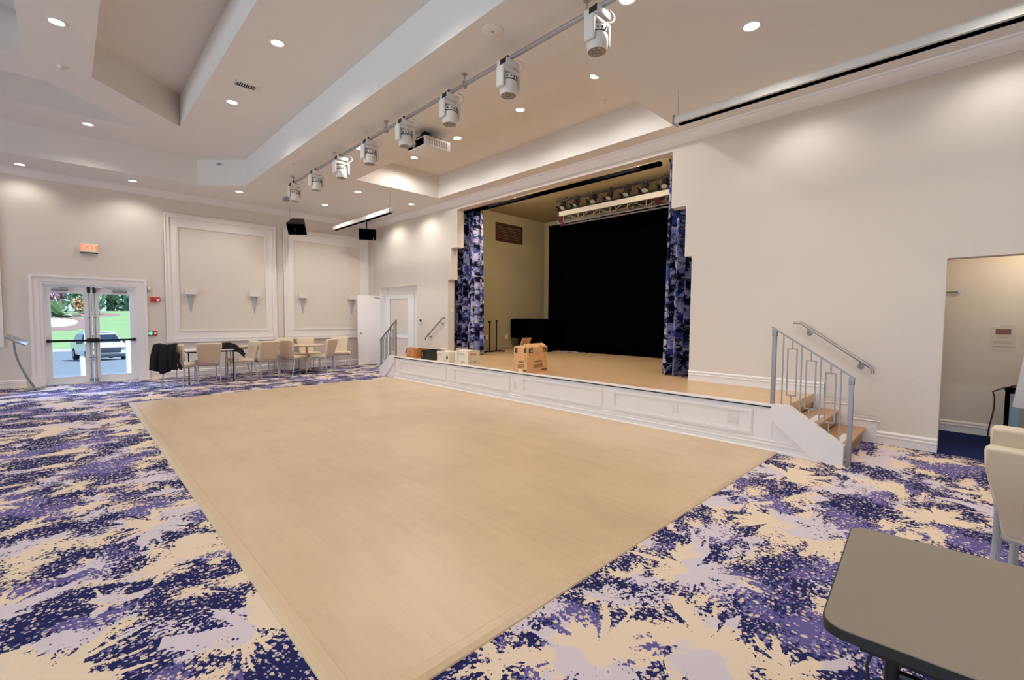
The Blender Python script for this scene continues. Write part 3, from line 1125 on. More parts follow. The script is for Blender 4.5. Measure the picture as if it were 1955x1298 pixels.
def railing(label, y_top, sgn):
    r = thing('stair_railing', label, 'railing', (SX + 0.01, y_top, 0), 0, 'grey steel stair railings')
    L = 0.72
    zt, zb = 1.39, 0.92

    def zr(u):
        return zt + (zb - zt) * u / L

    def zs(u):
        return 0.55 if u < 0.18 else 0.55 - (u - 0.18) * 0.672
    mb = MB()
    mb.bar((0, -sgn * 0.03, zr(-0.03)), (0, sgn * (L + 0.03), zr(L + 0.03)), 0.042, 0.014)
    mb.build('top_rail', M_greypaint, r, smooth=False)
    for u, z0 in ((0.0, 0.545), (L, 0.0)):
        mb = MB()
        mb.rbox(-0.02, 0.02, sgn * u - 0.02, sgn * u + 0.02, z0, zr(u) - 0.005, 0.003)
        mb.build('post', M_greypaint, r)
        mb = MB()
        mb.rbox(-0.022, 0.022, sgn * u - 0.024, sgn * u + 0.024, zr(u) - 0.085, zr(u) - 0.004, 0.004)
        mb.build('post_cap', M_greypaint, r)
    for k in range(1, 8):
        u = L * k / 8.0
        if k % 2:
            mb = MB()
            mb.bar((0, sgn * u, zs(u)), (0, sgn * u, zr(u)), 0.012)
            mb.build('baluster', M_greypaint, r, smooth=False)
        else:
            mb = MB()
            za, zb2 = zs(u) + 0.11, zr(u) - 0.10
            hw = 0.044
            mb.bar((0, sgn * u, zs(u)), (0, sgn * u, za), 0.012)
            mb.bar((0, sgn * u, zb2), (0, sgn * u, zr(u)), 0.012)
            for s in (-1, 1):
                mb.bar((0, sgn * u + s * hw, za - 0.006), (0, sgn * u + s * hw, zb2 + 0.006), 0.012)
            for z in (za, zb2):
                mb.bar((0, sgn * u - hw, z), (0, sgn * u + hw, z), 0.012)
            mb.build('rectangle_baluster', M_greypaint, r, smooth=False)
    return r


railing('grey steel railing with rectangle balusters beside the right stage steps', 1.605, -1)
railing('grey steel railing beside the far left stage steps, by the open white door', 9.87, 1)


def handrail(label, pts, brs, loc):
    h = thing('wall_handrail', label, 'handrail', loc, 0, 'wall handrails by the stage steps')
    mb = MB()
    mb.tube(pts, 0.0175, 10)
    mb.build('rail', M_steel, h)
    for y, z in brs:
        mb = MB()
        mb.lathe([(0.034, 0), (0.034, 0.006), (0.026, 0.012)], 16, Matrix.Translation((0, y, z - 0.075)) @ Matrix.Rotation(-PI / 2, 4, 'Y'))
        mb.tube([(-0.01, y, z - 0.075), (-0.05, y, z - 0.07), (-0.075, y, z - 0.045), (-0.08, y, z - 0.01)], 0.008, 8)
        mb.build('bracket', M_steel, h)
    return h


handrail('sloping steel handrail on the wall above the right stage steps',
         [(-0.08, 1.74, 1.455), (-0.08, 1.65, 1.45), (-0.08, 0.91, 0.93), (-0.08, 0.885, 0.91), (-0.08, 0.88, 0.85)], [(1.57, 1.395), (1.01, 1.0)], (W, 0, 0))
handrail('short sloping steel handrail on the wall between side door and left curtain',
         [(-0.08, 10.48, 0.87), (-0.08, 10.46, 0.93), (-0.08, 9.72, 1.44), (-0.08, 9.68, 1.46), (-0.08, 9.61, 1.46)], [(10.32, 1.03), (9.78, 1.39)], (W, 0, 0))

# ------------------------------------------------------------------ curtains, backdrop, stage track
def curtain(name, label, y0, y1, z0, z1, x, waves, amp, seed, cat='curtain', m=M_curtain, lean=0.0):
    c = thing(name, label, cat, (x, (y0 + y1) / 2, z0))
    w = y1 - y0
    r_ = random.Random(seed)
    ph = [r_.uniform(0, 6.28) for _ in range(4)]

    def f(u, v):
        k = v
        a = amp * (0.8 + 0.5 * (1 - k))
        ww = w * (1 + 0.12 * (1 - k) * lean)
        yy = (u - 0.5) * ww + 0.03 * math.sin(2 * PI * u * waves * 2 + ph[0]) * (1 - k * 0.3)
        xx = a * (math.sin(2 * PI * u * waves + ph[1]) + 0.35 * math.sin(2 * PI * u * waves * 2.3 + ph[2] + v))
        zz = k * (z1 - z0) + (0.015 * math.sin(2 * PI * u * waves + ph[3]) if v == 0 else 0)
        return (xx, yy, zz)
    mb = MB()
    mb.grid(int(waves * 16), 16, f)
    o = mb.build('drape', m, c)
    nu, nv = int(waves * 16), 16
    uvl = o.data.uv_layers.new(name='cloth')
    for lp in o.data.loops:
        i_, j_ = divmod(lp.vertex_index, nv + 1)
        uvl.data[lp.index].uv = (i_ / nu * w * 2.6 + seed, j_ / nv * (z1 - z0) + seed)
    md = o.modifiers.new('thickness', 'SOLIDIFY')
    md.thickness = 0.006
    mb = MB()
    mb.box(-0.03, 0.03, -w / 2, w / 2, z1 - z0 - 0.012, z1 - z0 + 0.03)
    mb.build('header_tape', M_black, c, smooth=False)
    return c


curtain('stage_curtain', 'blue and lavender splash-patterned curtain gathered at the left side of the stage', 8.92, 9.80, ZS + 0.02, 4.17, 7.55, 5.5, 0.15, 2, lean=1.0)
curtain('stage_curtain', 'blue and lavender splash-patterned curtain gathered at the right side of the stage', 2.96, 3.80, ZS + 0.02, 4.17, 7.45, 5.5, 0.13, 5, lean=0.6)
curtain('backdrop', 'huge plain black backdrop cloth across the rear of the stage', 3.0, 9.04, ZS + 0.01, 4.16, 10.32, 26, 0.025, 9, 'backdrop', M_black)
tk = thing('curtain_track', 'long black curtain track under the stage ceiling just inside the opening', 'curtain track', (7.6, 6.9, 4.2))
mb = MB()
mb.box(-0.05, 0.05, -2.85, 2.88, 0.0, 0.06)
mb.build('track', M_black, tk, smooth=False)
for y in (-2.4, -0.8, 0.8, 2.4):
    mb = MB()
    mb.tube([(0, y, 0.06), (0, y, 0.3)], 0.01, 6)
    mb.build('hanger', M_blackmetal, tk)

# truss, batten and stage lights
tr_ = thing('lighting_truss', 'silver lattice truss hung in front of the top of the black backdrop', 'truss', (9.85, 6.0, 4.1))
mb = MB()
y0, y1 = -2.9, 2.3
for x, z in ((0, 0), (0, 0.27), (0.26, 0.0), (0.26, 0.27)):
    mb.tube([(x, y0, z), (x, y1, z)], 0.02, 8)
mb.build('chords', M_alu, tr_)
mb = MB()
k = 0
y = y0
while y < y1 - 0.1:
    for x in (0, 0.26):
        mb.tube([(x, y, 0), (x, y, 0.27)], 0.012, 6)
        a, b_ = (0, 0.27) if k % 2 else (0.27, 0)
        mb.tube([(x, y, a), (x, min(y1, y + 0.5), b_)], 0.010, 6)
    y += 0.5
    k += 1
mb.tube([(0, y1, 0), (0, y1, 0.27)], 0.012, 6)
mb.build('lattice', M_alu, tr_)
for y in (-1.9, 0.0, 1.9):
    mb = MB()
    mb.tube([(0.13, y, 0.27), (0.13, y, 0.4)], 0.012, 6)
    mb.build('hanger', M_blackmetal, tr_)
for y, z in ((-0.75, 0.12), (2.15, 0.06)):
    mb = MB()
    rr = random.Random(int(y * 10))
    mb.grid(4, 6, lambda u, v: (-0.03 + 0.04 * math.sin(v * 7 + u * 3), y + (u - 0.5) * 0.16 + 0.05 * math.sin(v * 4), z + 0.16 - v * 0.3))
    o = mb.build('ribbon', M_flagred, tr_, 'dark red ribbon tied to the truss')
    o.modifiers.new('t', 'SOLIDIFY').thickness = 0.004
bt = thing('batten', 'long cream batten below the row of black stage lights', 'batten', (9.0, 5.9, 4.04))
mb = MB()
mb.rbox(-0.04, 0.04, -1.75, 1.62, 0.0, 0.12, 0.008)
mb.build('board', M_batten, bt)
for y in (-1.2, 0.1, 1.4):
    mb = MB()
    mb.tube([(0, y, 0.12), (0, y, 0.46)], 0.008, 6)
    mb.build('hanger', M_blackmetal, bt)
bp = thing('light_bar', 'black double pipe carrying the row of stage lights', 'light bar', (9.0, 5.9, 4.38))
mb = MB()
mb.tube([(0.0, -1.75, 0.045), (0.0, 1.72, 0.045)], 0.024, 10)
mb.tube([(0.0, -1.75, -0.19), (0.0, 1.62, -0.19)], 0.018, 10)
mb.build('pipe', M_blackmetal, bp)
for y in (-1.2, 0.1, 1.4):
    mb = MB()
    mb.tube([(0.0, y, 0.045), (0.0, y, 0.12)], 0.012, 6)
    mb.build('hanger', M_blackmetal, bp)
proto = None
ORD = ['leftmost', 'second from left', 'third from left', 'fourth from left', 'fifth from left', 'sixth from left', 'rightmost']
for i, y in enumerate((7.40, 6.98, 6.50, 6.03, 5.58, 5.13, 4.69)):
    lab = 'small black spotlight on the stage light bar, ' + ORD[i] + ' of the seven'
    if proto is None:
        proto = thing('stage_spotlight', lab, 'stage light', (9.0, y, 4.40), 0, 'black stage spotlights')
        mb = MB()
        Mx = Matrix.Translation((-0.02, 0, -0.10)) @ Matrix.Rotation(math.radians(-150), 4, 'Y')
        mb.lathe([(0.05, -0.1), (0.07, -0.08), (0.075, 0.02), (0.08, 0.08), (0.088, 0.10)], 16, Mx, True, False)
        mb.build('can', M_blackplastic, proto)
        mb = MB()
        mb.lathe([(0.07, 0.085), (0.0005, 0.09)], 16, Mx, False, True)
        mb.build('lens', M_lens, proto, 'pale round lens')
        mb = MB()
        for s in (-1, 1):
            mb.bar((0, s * 0.09, -0.11), (0, s * 0.09, -0.005), 0.012, 0.03)
        mb.bar((0, -0.095, 0.0), (0, 0.095, 0.0), 0.03, 0.012)
        mb.rbox(-0.035, 0.035, -0.025, 0.025, -0.005, 0.06, 0.008)
        mb.build('yoke', M_blackmetal, proto)
        mb = MB()
        for s in (-1, 1):
            mb.add([(-0.08, s * 0.09, -0.14), (-0.15, s * 0.13, -0.10), (-0.13, s * 0.13, -0.24), (-0.06, s * 0.09, -0.24)], [(0, 1, 2, 3)])
        o = mb.build('barn_door', M_blackmetal, proto)
        o.modifiers.new('t', 'SOLIDIFY').thickness = 0.003
    else:
        dup(proto, (9.0, y, 4.40), random.Random(i).uniform(-0.3, 0.3), lab)

# things on the stage, left side
v_ = thing('wall_vent', 'dark brown vent panel high on the left stage wall', 'vent', (9.43, 9.82, 3.96))
mb = MB()
mb.plate([(-0.54, -0.26), (0.54, -0.26), (0.54, 0.26), (-0.54, 0.26)], [[(-0.49, -0.21), (0.49, -0.21), (0.49, 0.21), (-0.49, 0.21)]], -0.03, 0, XZ)
mb.build('frame', M_brownvent, v_, smooth=False)
for k in range(9):
    z = -0.19 + k * 0.0475
    mb = MB()
    mb.bar((-0.49, -0.012, z), (0.49, -0.012, z), 0.02, 0.03, (0, -0.6, 0.8))
    mb.build('slat', M_brownvent, v_, smooth=False)
pi_ = thing('covered_piano', 'piano under a black cover against the left stage wall', 'piano', (9.75, 9.05, ZS))
mb = MB()
mb.prism([(-0.64, 0.37), (0.66, 0.37), (0.66, 0.90), (0.52, 0.93), (-0.56, 0.93), (-0.64, 0.9)], -0.33, 0.30, YZ)
mb.build('cover_top', M_black, pi_, smooth=False)
mb = MB()
mb.grid(40, 3, lambda u, v: (-0.335 + 0.012 * math.sin(u * 46), -0.64 + u * 1.3, 0.37 + v * 0.5 - 0.0))
o = mb.build('cover_skirt', M_black, pi_)
o.modifiers.new('t', 'SOLIDIFY').thickness = 0.004
mb = MB()
mb.box(-0.2, 0.25, -0.6, 0.45, 0.0, 0.37)
mb.build('lower_case', M_black, pi_, smooth=False)
mb = MB()
for y in (-0.5, 0.38):
    mb.lathe([(0.04, 0.0), (0.04, 0.05), (0.015, 0.06)], 10, Matrix.Translation((-0.27, y, 0)))
    mb.tube([(-0.27, y, 0.05), (-0.27, y, 0.4)], 0.022, 8)
mb.build('leg', M_blackmetal, pi_)
sd = thing('pole_stand', 'black stand with three slim posts beside the left curtain', 'stand', (8.40, 9.47, ZS))
mb = MB()
mb.rbox(-0.40, 0.42, -0.05, 0.05, 0.0, 0.035, 0.012)
for x in (-0.36, 0.38):
    mb.rbox(x - 0.025, x + 0.025, -0.2, 0.2, 0.0, 0.03, 0.01)
mb.build('base', M_blackmetal, sd)
for x, h in ((-0.29, 1.01), (-0.02, 0.84), (0.24, 0.87)):
    mb = MB()
    mb.tube([(x, 0, 0.03), (x, 0, h)], 0.016, 8)
    mb.rbox(x - 0.028, x + 0.028, -0.03, 0.03, h - 0.03, h + 0.02, 0.01)
    mb.build('post', M_blackmetal, sd)
mb = MB()
mb.bar((-0.29, 0, 1.0), (-0.42, 0, 1.005), 0.03)
mb.rbox(-0.32, -0.19, -0.03, 0.03, 0.36, 0.46, 0.01)
mb.build('clamp', M_blackmetal, sd)
for x, lab in ((8.57, 'pale outlet plate on the left stage wall behind the pole stand'), (9.36, 'pale outlet plate on the left stage wall beside the covered piano')):
    o_ = thing('wall_outlet', lab, 'outlet', (x, 9.82, 0.915), 0, 'outlets on the stage wall')
    mb = MB()
    mb.rbox(-0.045, 0.045, -0.01, 0, -0.065, 0.065, 0.004)
    mb.build('plate', M_cardwhite, o_)
    mb = MB()
    for z in (-0.025, 0.025):
        mb.rbox(-0.016, 0.016, -0.013, -0.008, z - 0.014, z + 0.014, 0.003)
    mb.build('socket', M_printgrey, o_)
cb = thing('cable_coil', 'loose dark cable lying at the foot of the black backdrop', 'cable', (10.0, 8.2, ZS))
mb = MB()
pts = [(0.10 * math.cos(a * 0.8) + 0.05 * math.sin(a * 2.1), a * 0.06 - 0.5 + 0.14 * math.sin(a * 0.8), 0.012 + 0.01 * (a % 2 > 1)) for a in [i * 0.4 for i in range(42)]]
mb.tube(pts, 0.011, 6)
mb.build('cable', M_greypaint, cb)


# ------------------------------------------------------------------ cartons and crate on the stage edge
def carton(name, label, cat, loc, rz, lx, ly, h, m, open_flaps=(), group=None):
    """open-topped box: four walls, floor, flaps"""
    c = thing(name, label, cat, loc, rz, group)
    t_ = 0.006
    mb = MB()
    mb.plate([(-lx / 2, -ly / 2), (lx / 2, -ly / 2), (lx / 2, ly / 2), (-lx / 2, ly / 2)], [[(-lx / 2 + t_, -ly / 2 + t_), (lx / 2 - t_, -ly / 2 + t_), (lx / 2 - t_, ly / 2 - t_), (-lx / 2 + t_, ly / 2 - t_)]], 0.0, h, XY)
    mb.box(-lx / 2 + t_, lx / 2 - t_, -ly / 2 + t_, ly / 2 - t_, 0, 0.006)
    mb.build('box_walls', m, c, smooth=False)
    for fl in open_flaps:
        side, ang, ln = fl[:3]
        fw_ = fl[3] if len(fl) > 3 else 0.98
        a = math.radians(ang)
        mb = MB()
        if side in ('x-', 'x+'):
            s = -1 if side == 'x-' else 1
            p0 = Vector((s * lx / 2, 0, h))
            p1 = p0 + Vector((s * math.cos(a) * ln, 0, math.sin(a) * ln))
            mb.bar(p0, p1, ly * fw_, 0.005, (-s * math.sin(a), 0, math.cos(a)))
        else:
            s = -1 if side == 'y-' else 1
            p0 = Vector((0, s * ly / 2, h))
            p1 = p0 + Vector((0, s * math.cos(a) * ln, math.sin(a) * ln))
            mb.bar(p0, p1, lx * fw_, 0.005, (0, -s * math.sin(a), math.cos(a)))
        mb.build('flap', m, c, smooth=False)
    return c


def print_marks(c, face, lx, ly, h, marks):
    """flat printed marks; face 'x-' or 'y-'; (u, v, w, h, material) as fractions of the face"""
    for nm, u, v, w_, h_, m in marks:
        mb = MB()
        if face == 'x-':
            y = ly / 2 - u * ly
            mb.box(-lx / 2 - 0.0015, -lx / 2, y - w_ * ly / 2, y + w_ * ly / 2, (v - h_ / 2) * h, (v + h_ / 2) * h)
        else:
            x = -lx / 2 + u * lx
            mb.box(x - w_ * lx / 2, x + w_ * lx / 2, -ly / 2 - 0.0015, -ly / 2, (v - h_ / 2) * h, (v + h_ / 2) * h)
        mb.build(nm, m, c, smooth=False)


BL, BW, BH = 0.55, 0.315, 0.445
big = carton('moving_box', 'large open cardboard moving box standing at the front stage edge', 'box', (5.955, 5.615, ZS), math.radians(2), BL, BW, BH, M_card,
             (('x-', 172, 0.17), ('y-', 150, 0.12), ('y+', 112, 0.17, 0.45), ('x+', 172, 0.2)))
lines = []
for face in ('x-', 'y-'):
    mk = [('printed_square', 0.18, 0.87, 0.19, 0.19, M_print), ('printed_square', 0.86, 0.88, 0.19, 0.19, M_print)]
    for k, w_ in enumerate((0.34, 0.42)):
        mk.append(('printed_line', 0.55, 0.46 - 0.045 * k, w_, 0.02, M_print))
    for k, w_ in enumerate((0.44, 0.50, 0.46, 0.48)):
        mk.append(('printed_line', 0.55, 0.32 - 0.04 * k, w_, 0.018, M_print))
    for k in range(6):
        mk.append(('printed_line', 0.87, 0.70 - 0.05 * k, 0.09, 0.028, M_printpale))
    mk += [('printed_line', 0.5, 0.74, 0.24, 0.018, M_printpale), ('printed_line', 0.85, 0.09, 0.26, 0.045, M_print), ('printed_line', 0.15, 0.68, 0.06, 0.07, M_printpale)]
    print_marks(big, face, BL, BW, BH, mk)
mb = MB()
mb.box(-BL / 2 - 0.002, -BL / 2, -0.04, 0.03, 0.0, 0.06)
mb.build('packing_tape', M_cardwhite, big, 'pale tape on the lower front', smooth=False)
for x, s in ((-0.16, '24'), (0.18, '24')):
    text('printed_number', s, 0.06, M_cardwhite, big, Matrix.Translation((x, -BW / 2 - 0.0025, BH * 0.86)) @ Matrix.Rotation(PI / 2, 4, 'X'), 0.0005)

wb2 = carton('paper_carton', 'white printed carton, right one of the two white boxes on the stage edge', 'box', (5.995, 7.47, ZS), math.radians(8), 0.36, 0.36, 0.27, M_cardwhite,
             (('x-', 176, 0.16), ('y+', 120, 0.06)), 'white cartons on the stage')
for face in ('x-', 'y-'):
    mk = [('printed_line', 0.42, 0.82, 0.5, 0.05, M_printgrey if face == 'x-' else M_printred), ('printed_line', 0.42, 0.73, 0.55, 0.05, M_printgrey if face == 'x-' else M_printred),
          ('printed_line', 0.5, 0.62, 0.75, 0.015, M_printgrey), ('printed_line', 0.6, 0.16, 0.3, 0.09, M_printgrey)]
    for k in range(6):
        mk.append(('printed_line', 0.2, 0.55 - 0.08 * k, 0.14, 0.03, M_printgrey if face == 'x-' else M_printpale))
    print_marks(wb2, face, 0.36, 0.36, 0.27, mk)
wb1 = carton('paper_carton', 'low white box with a dark oval mark, left one of the two white boxes', 'box', (5.90, 8.02, ZS), math.radians(-4), 0.27, 0.47, 0.215, M_cardwhite, (), 'white cartons on the stage')
mb = MB()
mb.box(-0.14, 0.14, -0.24, 0.24, 0.17, 0.225)
mb.build('lid', M_cardwhite, wb1, smooth=False)
mk = [('printed_line', 0.3, 0.72, 0.26, 0.05, M_printgrey), ('printed_line', 0.72, 0.22, 0.24, 0.05, M_printgrey), ('printed_line', 0.35, 0.5, 0.36, 0.02, M_printgrey)]
print_marks(wb1, 'x-', 0.272, 0.47, 0.215, mk)
mb = MB()
mb.lathe([(0.032, 0.0), (0.032, 0.003)], 16, Matrix.Translation((-0.1355, -0.17, 0.105)) @ Matrix.Rotation(-PI / 2, 4, 'Y') @ Matrix.Scale(1.3, 4, (1, 0, 0)))
mb.build('oval_mark', M_blackplastic, wb1, 'dark oval printed mark')
bb = carton('brown_carton', 'low brown open carton with a red round mark, leftmost on the stage', 'box', (6.02, 9.40, ZS), math.radians(-6), 0.34, 0.52, 0.20, M_cardbrown, (('x-', 165, 0.1), ('y+', -55, 0.14)))
mb = MB()
mb.lathe([(0.05, 0.0), (0.05, 0.002)], 20, Matrix.Translation((-0.171, 0.06, 0.11)) @ Matrix.Rotation(-PI / 2, 4, 'Y'))
mb.build('round_mark', M_printred, bb, 'red round printed mark')
mb = MB()
mb.box(-0.172, -0.17, -0.12, 0.24, 0.03, 0.185)
mb.build('front_label', M_printpale, bb, smooth=False)
cr = thing('plastic_crate', 'dark grey plastic crate between the brown carton and the white boxes', 'crate', (5.98, 8.70, ZS), math.radians(4))
mb = MB()
lx, ly, h = 0.30, 0.40, 0.20
mb.plate([(-lx / 2, -ly / 2), (lx / 2, -ly / 2), (lx / 2, ly / 2), (-lx / 2, ly / 2)], [[(-lx / 2 + .01, -ly / 2 + .01), (lx / 2 - .01, -ly / 2 + .01), (lx / 2 - .01, ly / 2 - .01), (-lx / 2 + .01, ly / 2 - .01)]], 0.0, h, XY)
mb.box(-lx / 2, lx / 2, -ly / 2, ly / 2, 0, 0.01)
mb.build('shell', M_crate, cr, smooth=False)
mb = MB()
mb.plate([(-lx / 2 - .02, -ly / 2 - .02), (lx / 2 + .02, -ly / 2 - .02), (lx / 2 + .02, ly / 2 + .02), (-lx / 2 - .02, ly / 2 + .02)], [[(-lx / 2 + .01, -ly / 2 + .01), (lx / 2 - .01, -ly / 2 + .01), (lx / 2 - .01, ly / 2 - .01), (-lx / 2 + .01, ly / 2 - .01)]], h - 0.02, h + 0.01, XY)
mb.build('rim', M_blackplastic, cr, smooth=False)
mb = MB()
for k in range(7):
    y = -0.17 + k * 0.056
    mb.box(-lx / 2 - 0.006, -lx / 2, y - 0.006, y + 0.006, 0.01, h - 0.02)
mb.build('ribs', M_blackplastic, cr, smooth=False)
mb = MB()
mb.tube([(-0.16, 0.12, 0.21), (-0.19, 0.2, 0.16), (-0.18, 0.22, 0.06), (-0.17, 0.18, 0.012), (-0.16, 0.08, 0.012)], 0.014, 8)
mb.build('strap', M_blackplastic, cr)

# ------------------------------------------------------------------ ceiling pipe, moving heads, projector, screens, speakers
pp_ = thing('ceiling_pipe', 'long galvanised pipe under the soffit that carries the moving heads', 'pipe', (3.48, 6.27, 4.265))
mb = MB()
mb.tube([(0, -3.95, 0), (0, 4.02, 0)], 0.024, 12)
mb.build('pipe', M_galv, pp_)
for y in (2.62, 4.41, 6.27, 8.1, 10.15):
    mb = MB()
    mb.tube([(0, y - 6.27, -0.05), (0, y - 6.27, ZC - 4.265)], 0.008, 6)
    mb.rbox(-0.03, 0.03, y - 6.27 - 0.012, y - 6.27 + 0.012, -0.04, 0.035, 0.006)
    mb.lathe([(0.035, ZC - 4.265 - 0.008), (0.035, ZC - 4.265)], 12, Matrix.Translation((0, y - 6.27, 0)))
    mb.build('hanger', M_galv, pp_)
proto = None
MH = ['nearest and largest moving head, at the near end of the pipe', 'second moving head from the near end of the pipe', 'third moving head from the near end of the pipe',
      'fourth moving head from the near end, in front of the projector', 'fifth moving head from the near end, just left of the projector', 'sixth moving head from the near end, brightly lit white one',
      'seventh moving head from the near end of the pipe', 'farthest moving head, at the far end of the pipe']
for i, y in enumerate((2.50, 3.65, 4.70, 5.74, 6.79, 7.83, 8.92, 10.07)):
    lab = 'white ' + MH[i]
    if proto is None:
        proto = thing('moving_head_light', lab, 'stage light', (3.48, y, 4.24), 0, 'white moving-head lights on the pipe')
        mb = MB()
        mb.rbox(-0.10, 0.10, -0.075, 0.085, -0.075, -0.005, 0.016)
        mb.build('base', M_whiteplastic, proto)
        mb = MB()
        mb.rbox(-0.104, -0.098, -0.065, 0.02, -0.066, -0.014, 0.002)
        mb.build('display', M_blackplastic, proto, 'dark display panel on the base')
        mb = MB()
        mb.rbox(-0.03, 0.03, -0.02, 0.02, -0.01, 0.055, 0.008)
        mb.build('clamp', M_blackmetal, proto)
        mb = MB()
        mb.lathe([(0.055, -0.09), (0.055, -0.075)], 16)
        for s in (-1, 1):
            mb.rbox(s * 0.117 - 0.019, s * 0.117 + 0.019, -0.055, 0.055, -0.30, -0.085, 0.02, 3)
        mb.rbox(-0.134, 0.134, -0.055, 0.055, -0.135, -0.085, 0.018, 3)
        mb.build('yoke', M_whiteplastic, proto)
        hd = MB()
        hd.lathe([(0.05, -0.145), (0.078, -0.155), (0.088, -0.175), (0.091, -0.21)], 22, None, True, False)
        hd.lathe([(0.092, -0.222), (0.098, -0.25), (0.098, -0.30), (0.088, -0.352), (0.080, -0.358)], 22, None, False, False)
        h_ = hd.build('head', M_whiteplastic, proto)
        mb = MB()
        mb.lathe([(0.088, -0.207), (0.088, -0.226)], 22, None, False, False)
        for k in range(14):
            a = 2 * PI * k / 14
            mb.rbox(-0.006, 0.006, -0.004, 0.004, -0.2, -0.18, 0.001, 1, Matrix.Rotation(a, 4, 'Z') @ Matrix.Translation((0, 0.0905, 0)))
        mb.build('vent_ring', M_dark, h_)
        mb = MB()
        mb.lathe([(0.080, -0.354), (0.05, -0.35), (0.0005, -0.348)], 22, None, False, True)
        for k in range(7):
            a = 2 * PI * k / 6
            rr = 0.0 if k == 6 else 0.05
            mb.lathe([(0.021, -0.350), (0.016, -0.358), (0.0005, -0.361)], 10, Matrix.Translation((rr * math.cos(a), rr * math.sin(a), 0)), False, True)
        mb.build('lens', M_lens, h_, 'grey clustered lens')
        mb = MB()
        mb.tube([(0.10 + 0.075 * math.sin(PI * k / 14) ** 0.8 + 0.0, -0.03 - 0.03 * math.sin(PI * k / 14), 0.005 + 0.055 * math.cos(PI * k / 14) - 0.02) for k in range(15)], 0.007, 6)
        mb.build('cable', M_whiteplastic, proto)
    else:
        dup(proto, (3.48, y, 4.24), 0, lab)
ex = thing('pipe_floodlight', 'small grey fixture beside the farthest moving head', 'stage light', (3.43, 10.42, 4.24))
mb = MB()
mb.rbox(-0.07, 0.05, -0.05, 0.06, -0.32, -0.23, 0.015)
mb.build('body', M_greypaint, ex)
mb = MB()
mb.tube([(0, 0, -0.24), (0.02, -0.05, -0.1), (0.04, -0.12, 0.02)], 0.01, 6)
mb.build('bracket', M_greypaint, ex)

pj = thing('projector', 'white ceiling projector with a black mount beside the fourth moving head', 'projector', (4.205, 6.22, 4.10))
mb = MB()
mb.rbox(-0.235, 0.235, -0.25, 0.25, 0.0, 0.155, 0.018, 3)
bd = mb.build('body', M_whiteplastic, pj)
mb = MB()
mb.rbox(-0.24, -0.225, -0.2, 0.235, 0.025, 0.13, 0.004)
mb.build('front_grille', M_black, pj, 'black front grille')
mb = MB()
mb.lathe([(0.05, 0), (0.05, 0.03), (0.04, 0.03), (0.038, 0.015)], 18, Matrix.Translation((-0.235, 0.05, 0.078)) @ Matrix.Rotation(-PI / 2, 4, 'Y'))
mb.build('lens', M_lens, pj, 'round projection lens')
mb = MB()
for k in range(8):
    x = -0.16 + k * 0.045
    mb.rbox(x - 0.012, x + 0.012, -0.254, -0.246, 0.03, 0.12, 0.002)
mb.build('side_grille', M_printgrey, pj)
mb = MB()
mb.rbox(-0.20, 0.10, -0.08, 0.08, 0.165, 0.20, 0.008)
mb.rbox(-0.12, -0.02, -0.05, 0.05, 0.19, ZC - 4.10, 0.01)
for s in (-1, 1):
    mb.bar((-0.2, s * 0.1, 0.16), (0.22, s * 0.12, 0.16), 0.05, 0.03)
    mb.bar((-0.05, s * 0.05, 0.24), (0.02, s * 0.12, 0.16), 0.03)
for x, y in ((-0.1, -0.14), (0.0, -0.14), (0.1, -0.14)):
    mb.rbox(x - 0.035, x + 0.035, y - 0.03, y + 0.02, 0.155, 0.2, 0.006)
mb.build('mount', M_blackmetal, pj, 'black ceiling mount')


def screen_case(label, x, y0, y1, z, wires):
    s = thing('projection_screen_case', label, 'projection screen', (x, (y0 + y1) / 2, z), 0, 'hanging screen cases')
    h = (y1 - y0) / 2
    mb = MB()
    q = [(-0.06, 0.0), (0.045, 0.0), (0.06, 0.015), (0.06, 0.085), (0.04, 0.105), (-0.03, 0.105), (-0.06, 0.07)]
    mb.prism(q, -h, h, lambda u, v, w: (u, w, v))
    mb.build('case', M_whiteplastic, s, smooth=False)
    mb = MB()
    mb.box(-0.02, 0.04, -h + 0.03, h - 0.05, -0.012, 0.001)
    mb.build('screen_slot', M_black, s, 'black slot along the underside', smooth=False)
    mb = MB()
    for e in (-h, h):
        mb.rbox(-0.066, 0.066, e - 0.012, e + 0.012, -0.004, 0.11, 0.006)
    mb.build('end_cap', M_greypaint, s)
    for y in wires:
        mb = MB()
        mb.tube([(0.0, y - (y0 + y1) / 2, 0.105), (0.0, y - (y0 + y1) / 2, ZC - z - 0.002)], 0.003, 5)
        mb.build('wire', M_steel, s, smooth=False)
    return s


screen_case('long white projection screen case hung below the soffit at upper right', 5.64, -1.1, 2.82, 3.965, (2.79, -1.0))
screen_case('long white projection screen case hung below the soffit near the far room corner', 5.46, 9.62, 12.75, 3.90, (9.68, 12.65))

spk = thing('hanging_loudspeaker', 'black loudspeaker hung on wires between the two wall panels, tilted down', 'loudspeaker', (4.50, 12.82, 3.87), 0, 'black loudspeakers')
R = Matrix.Rotation(math.radians(-36), 4, 'Z') @ Matrix.Rotation(math.radians(36), 4, 'X')


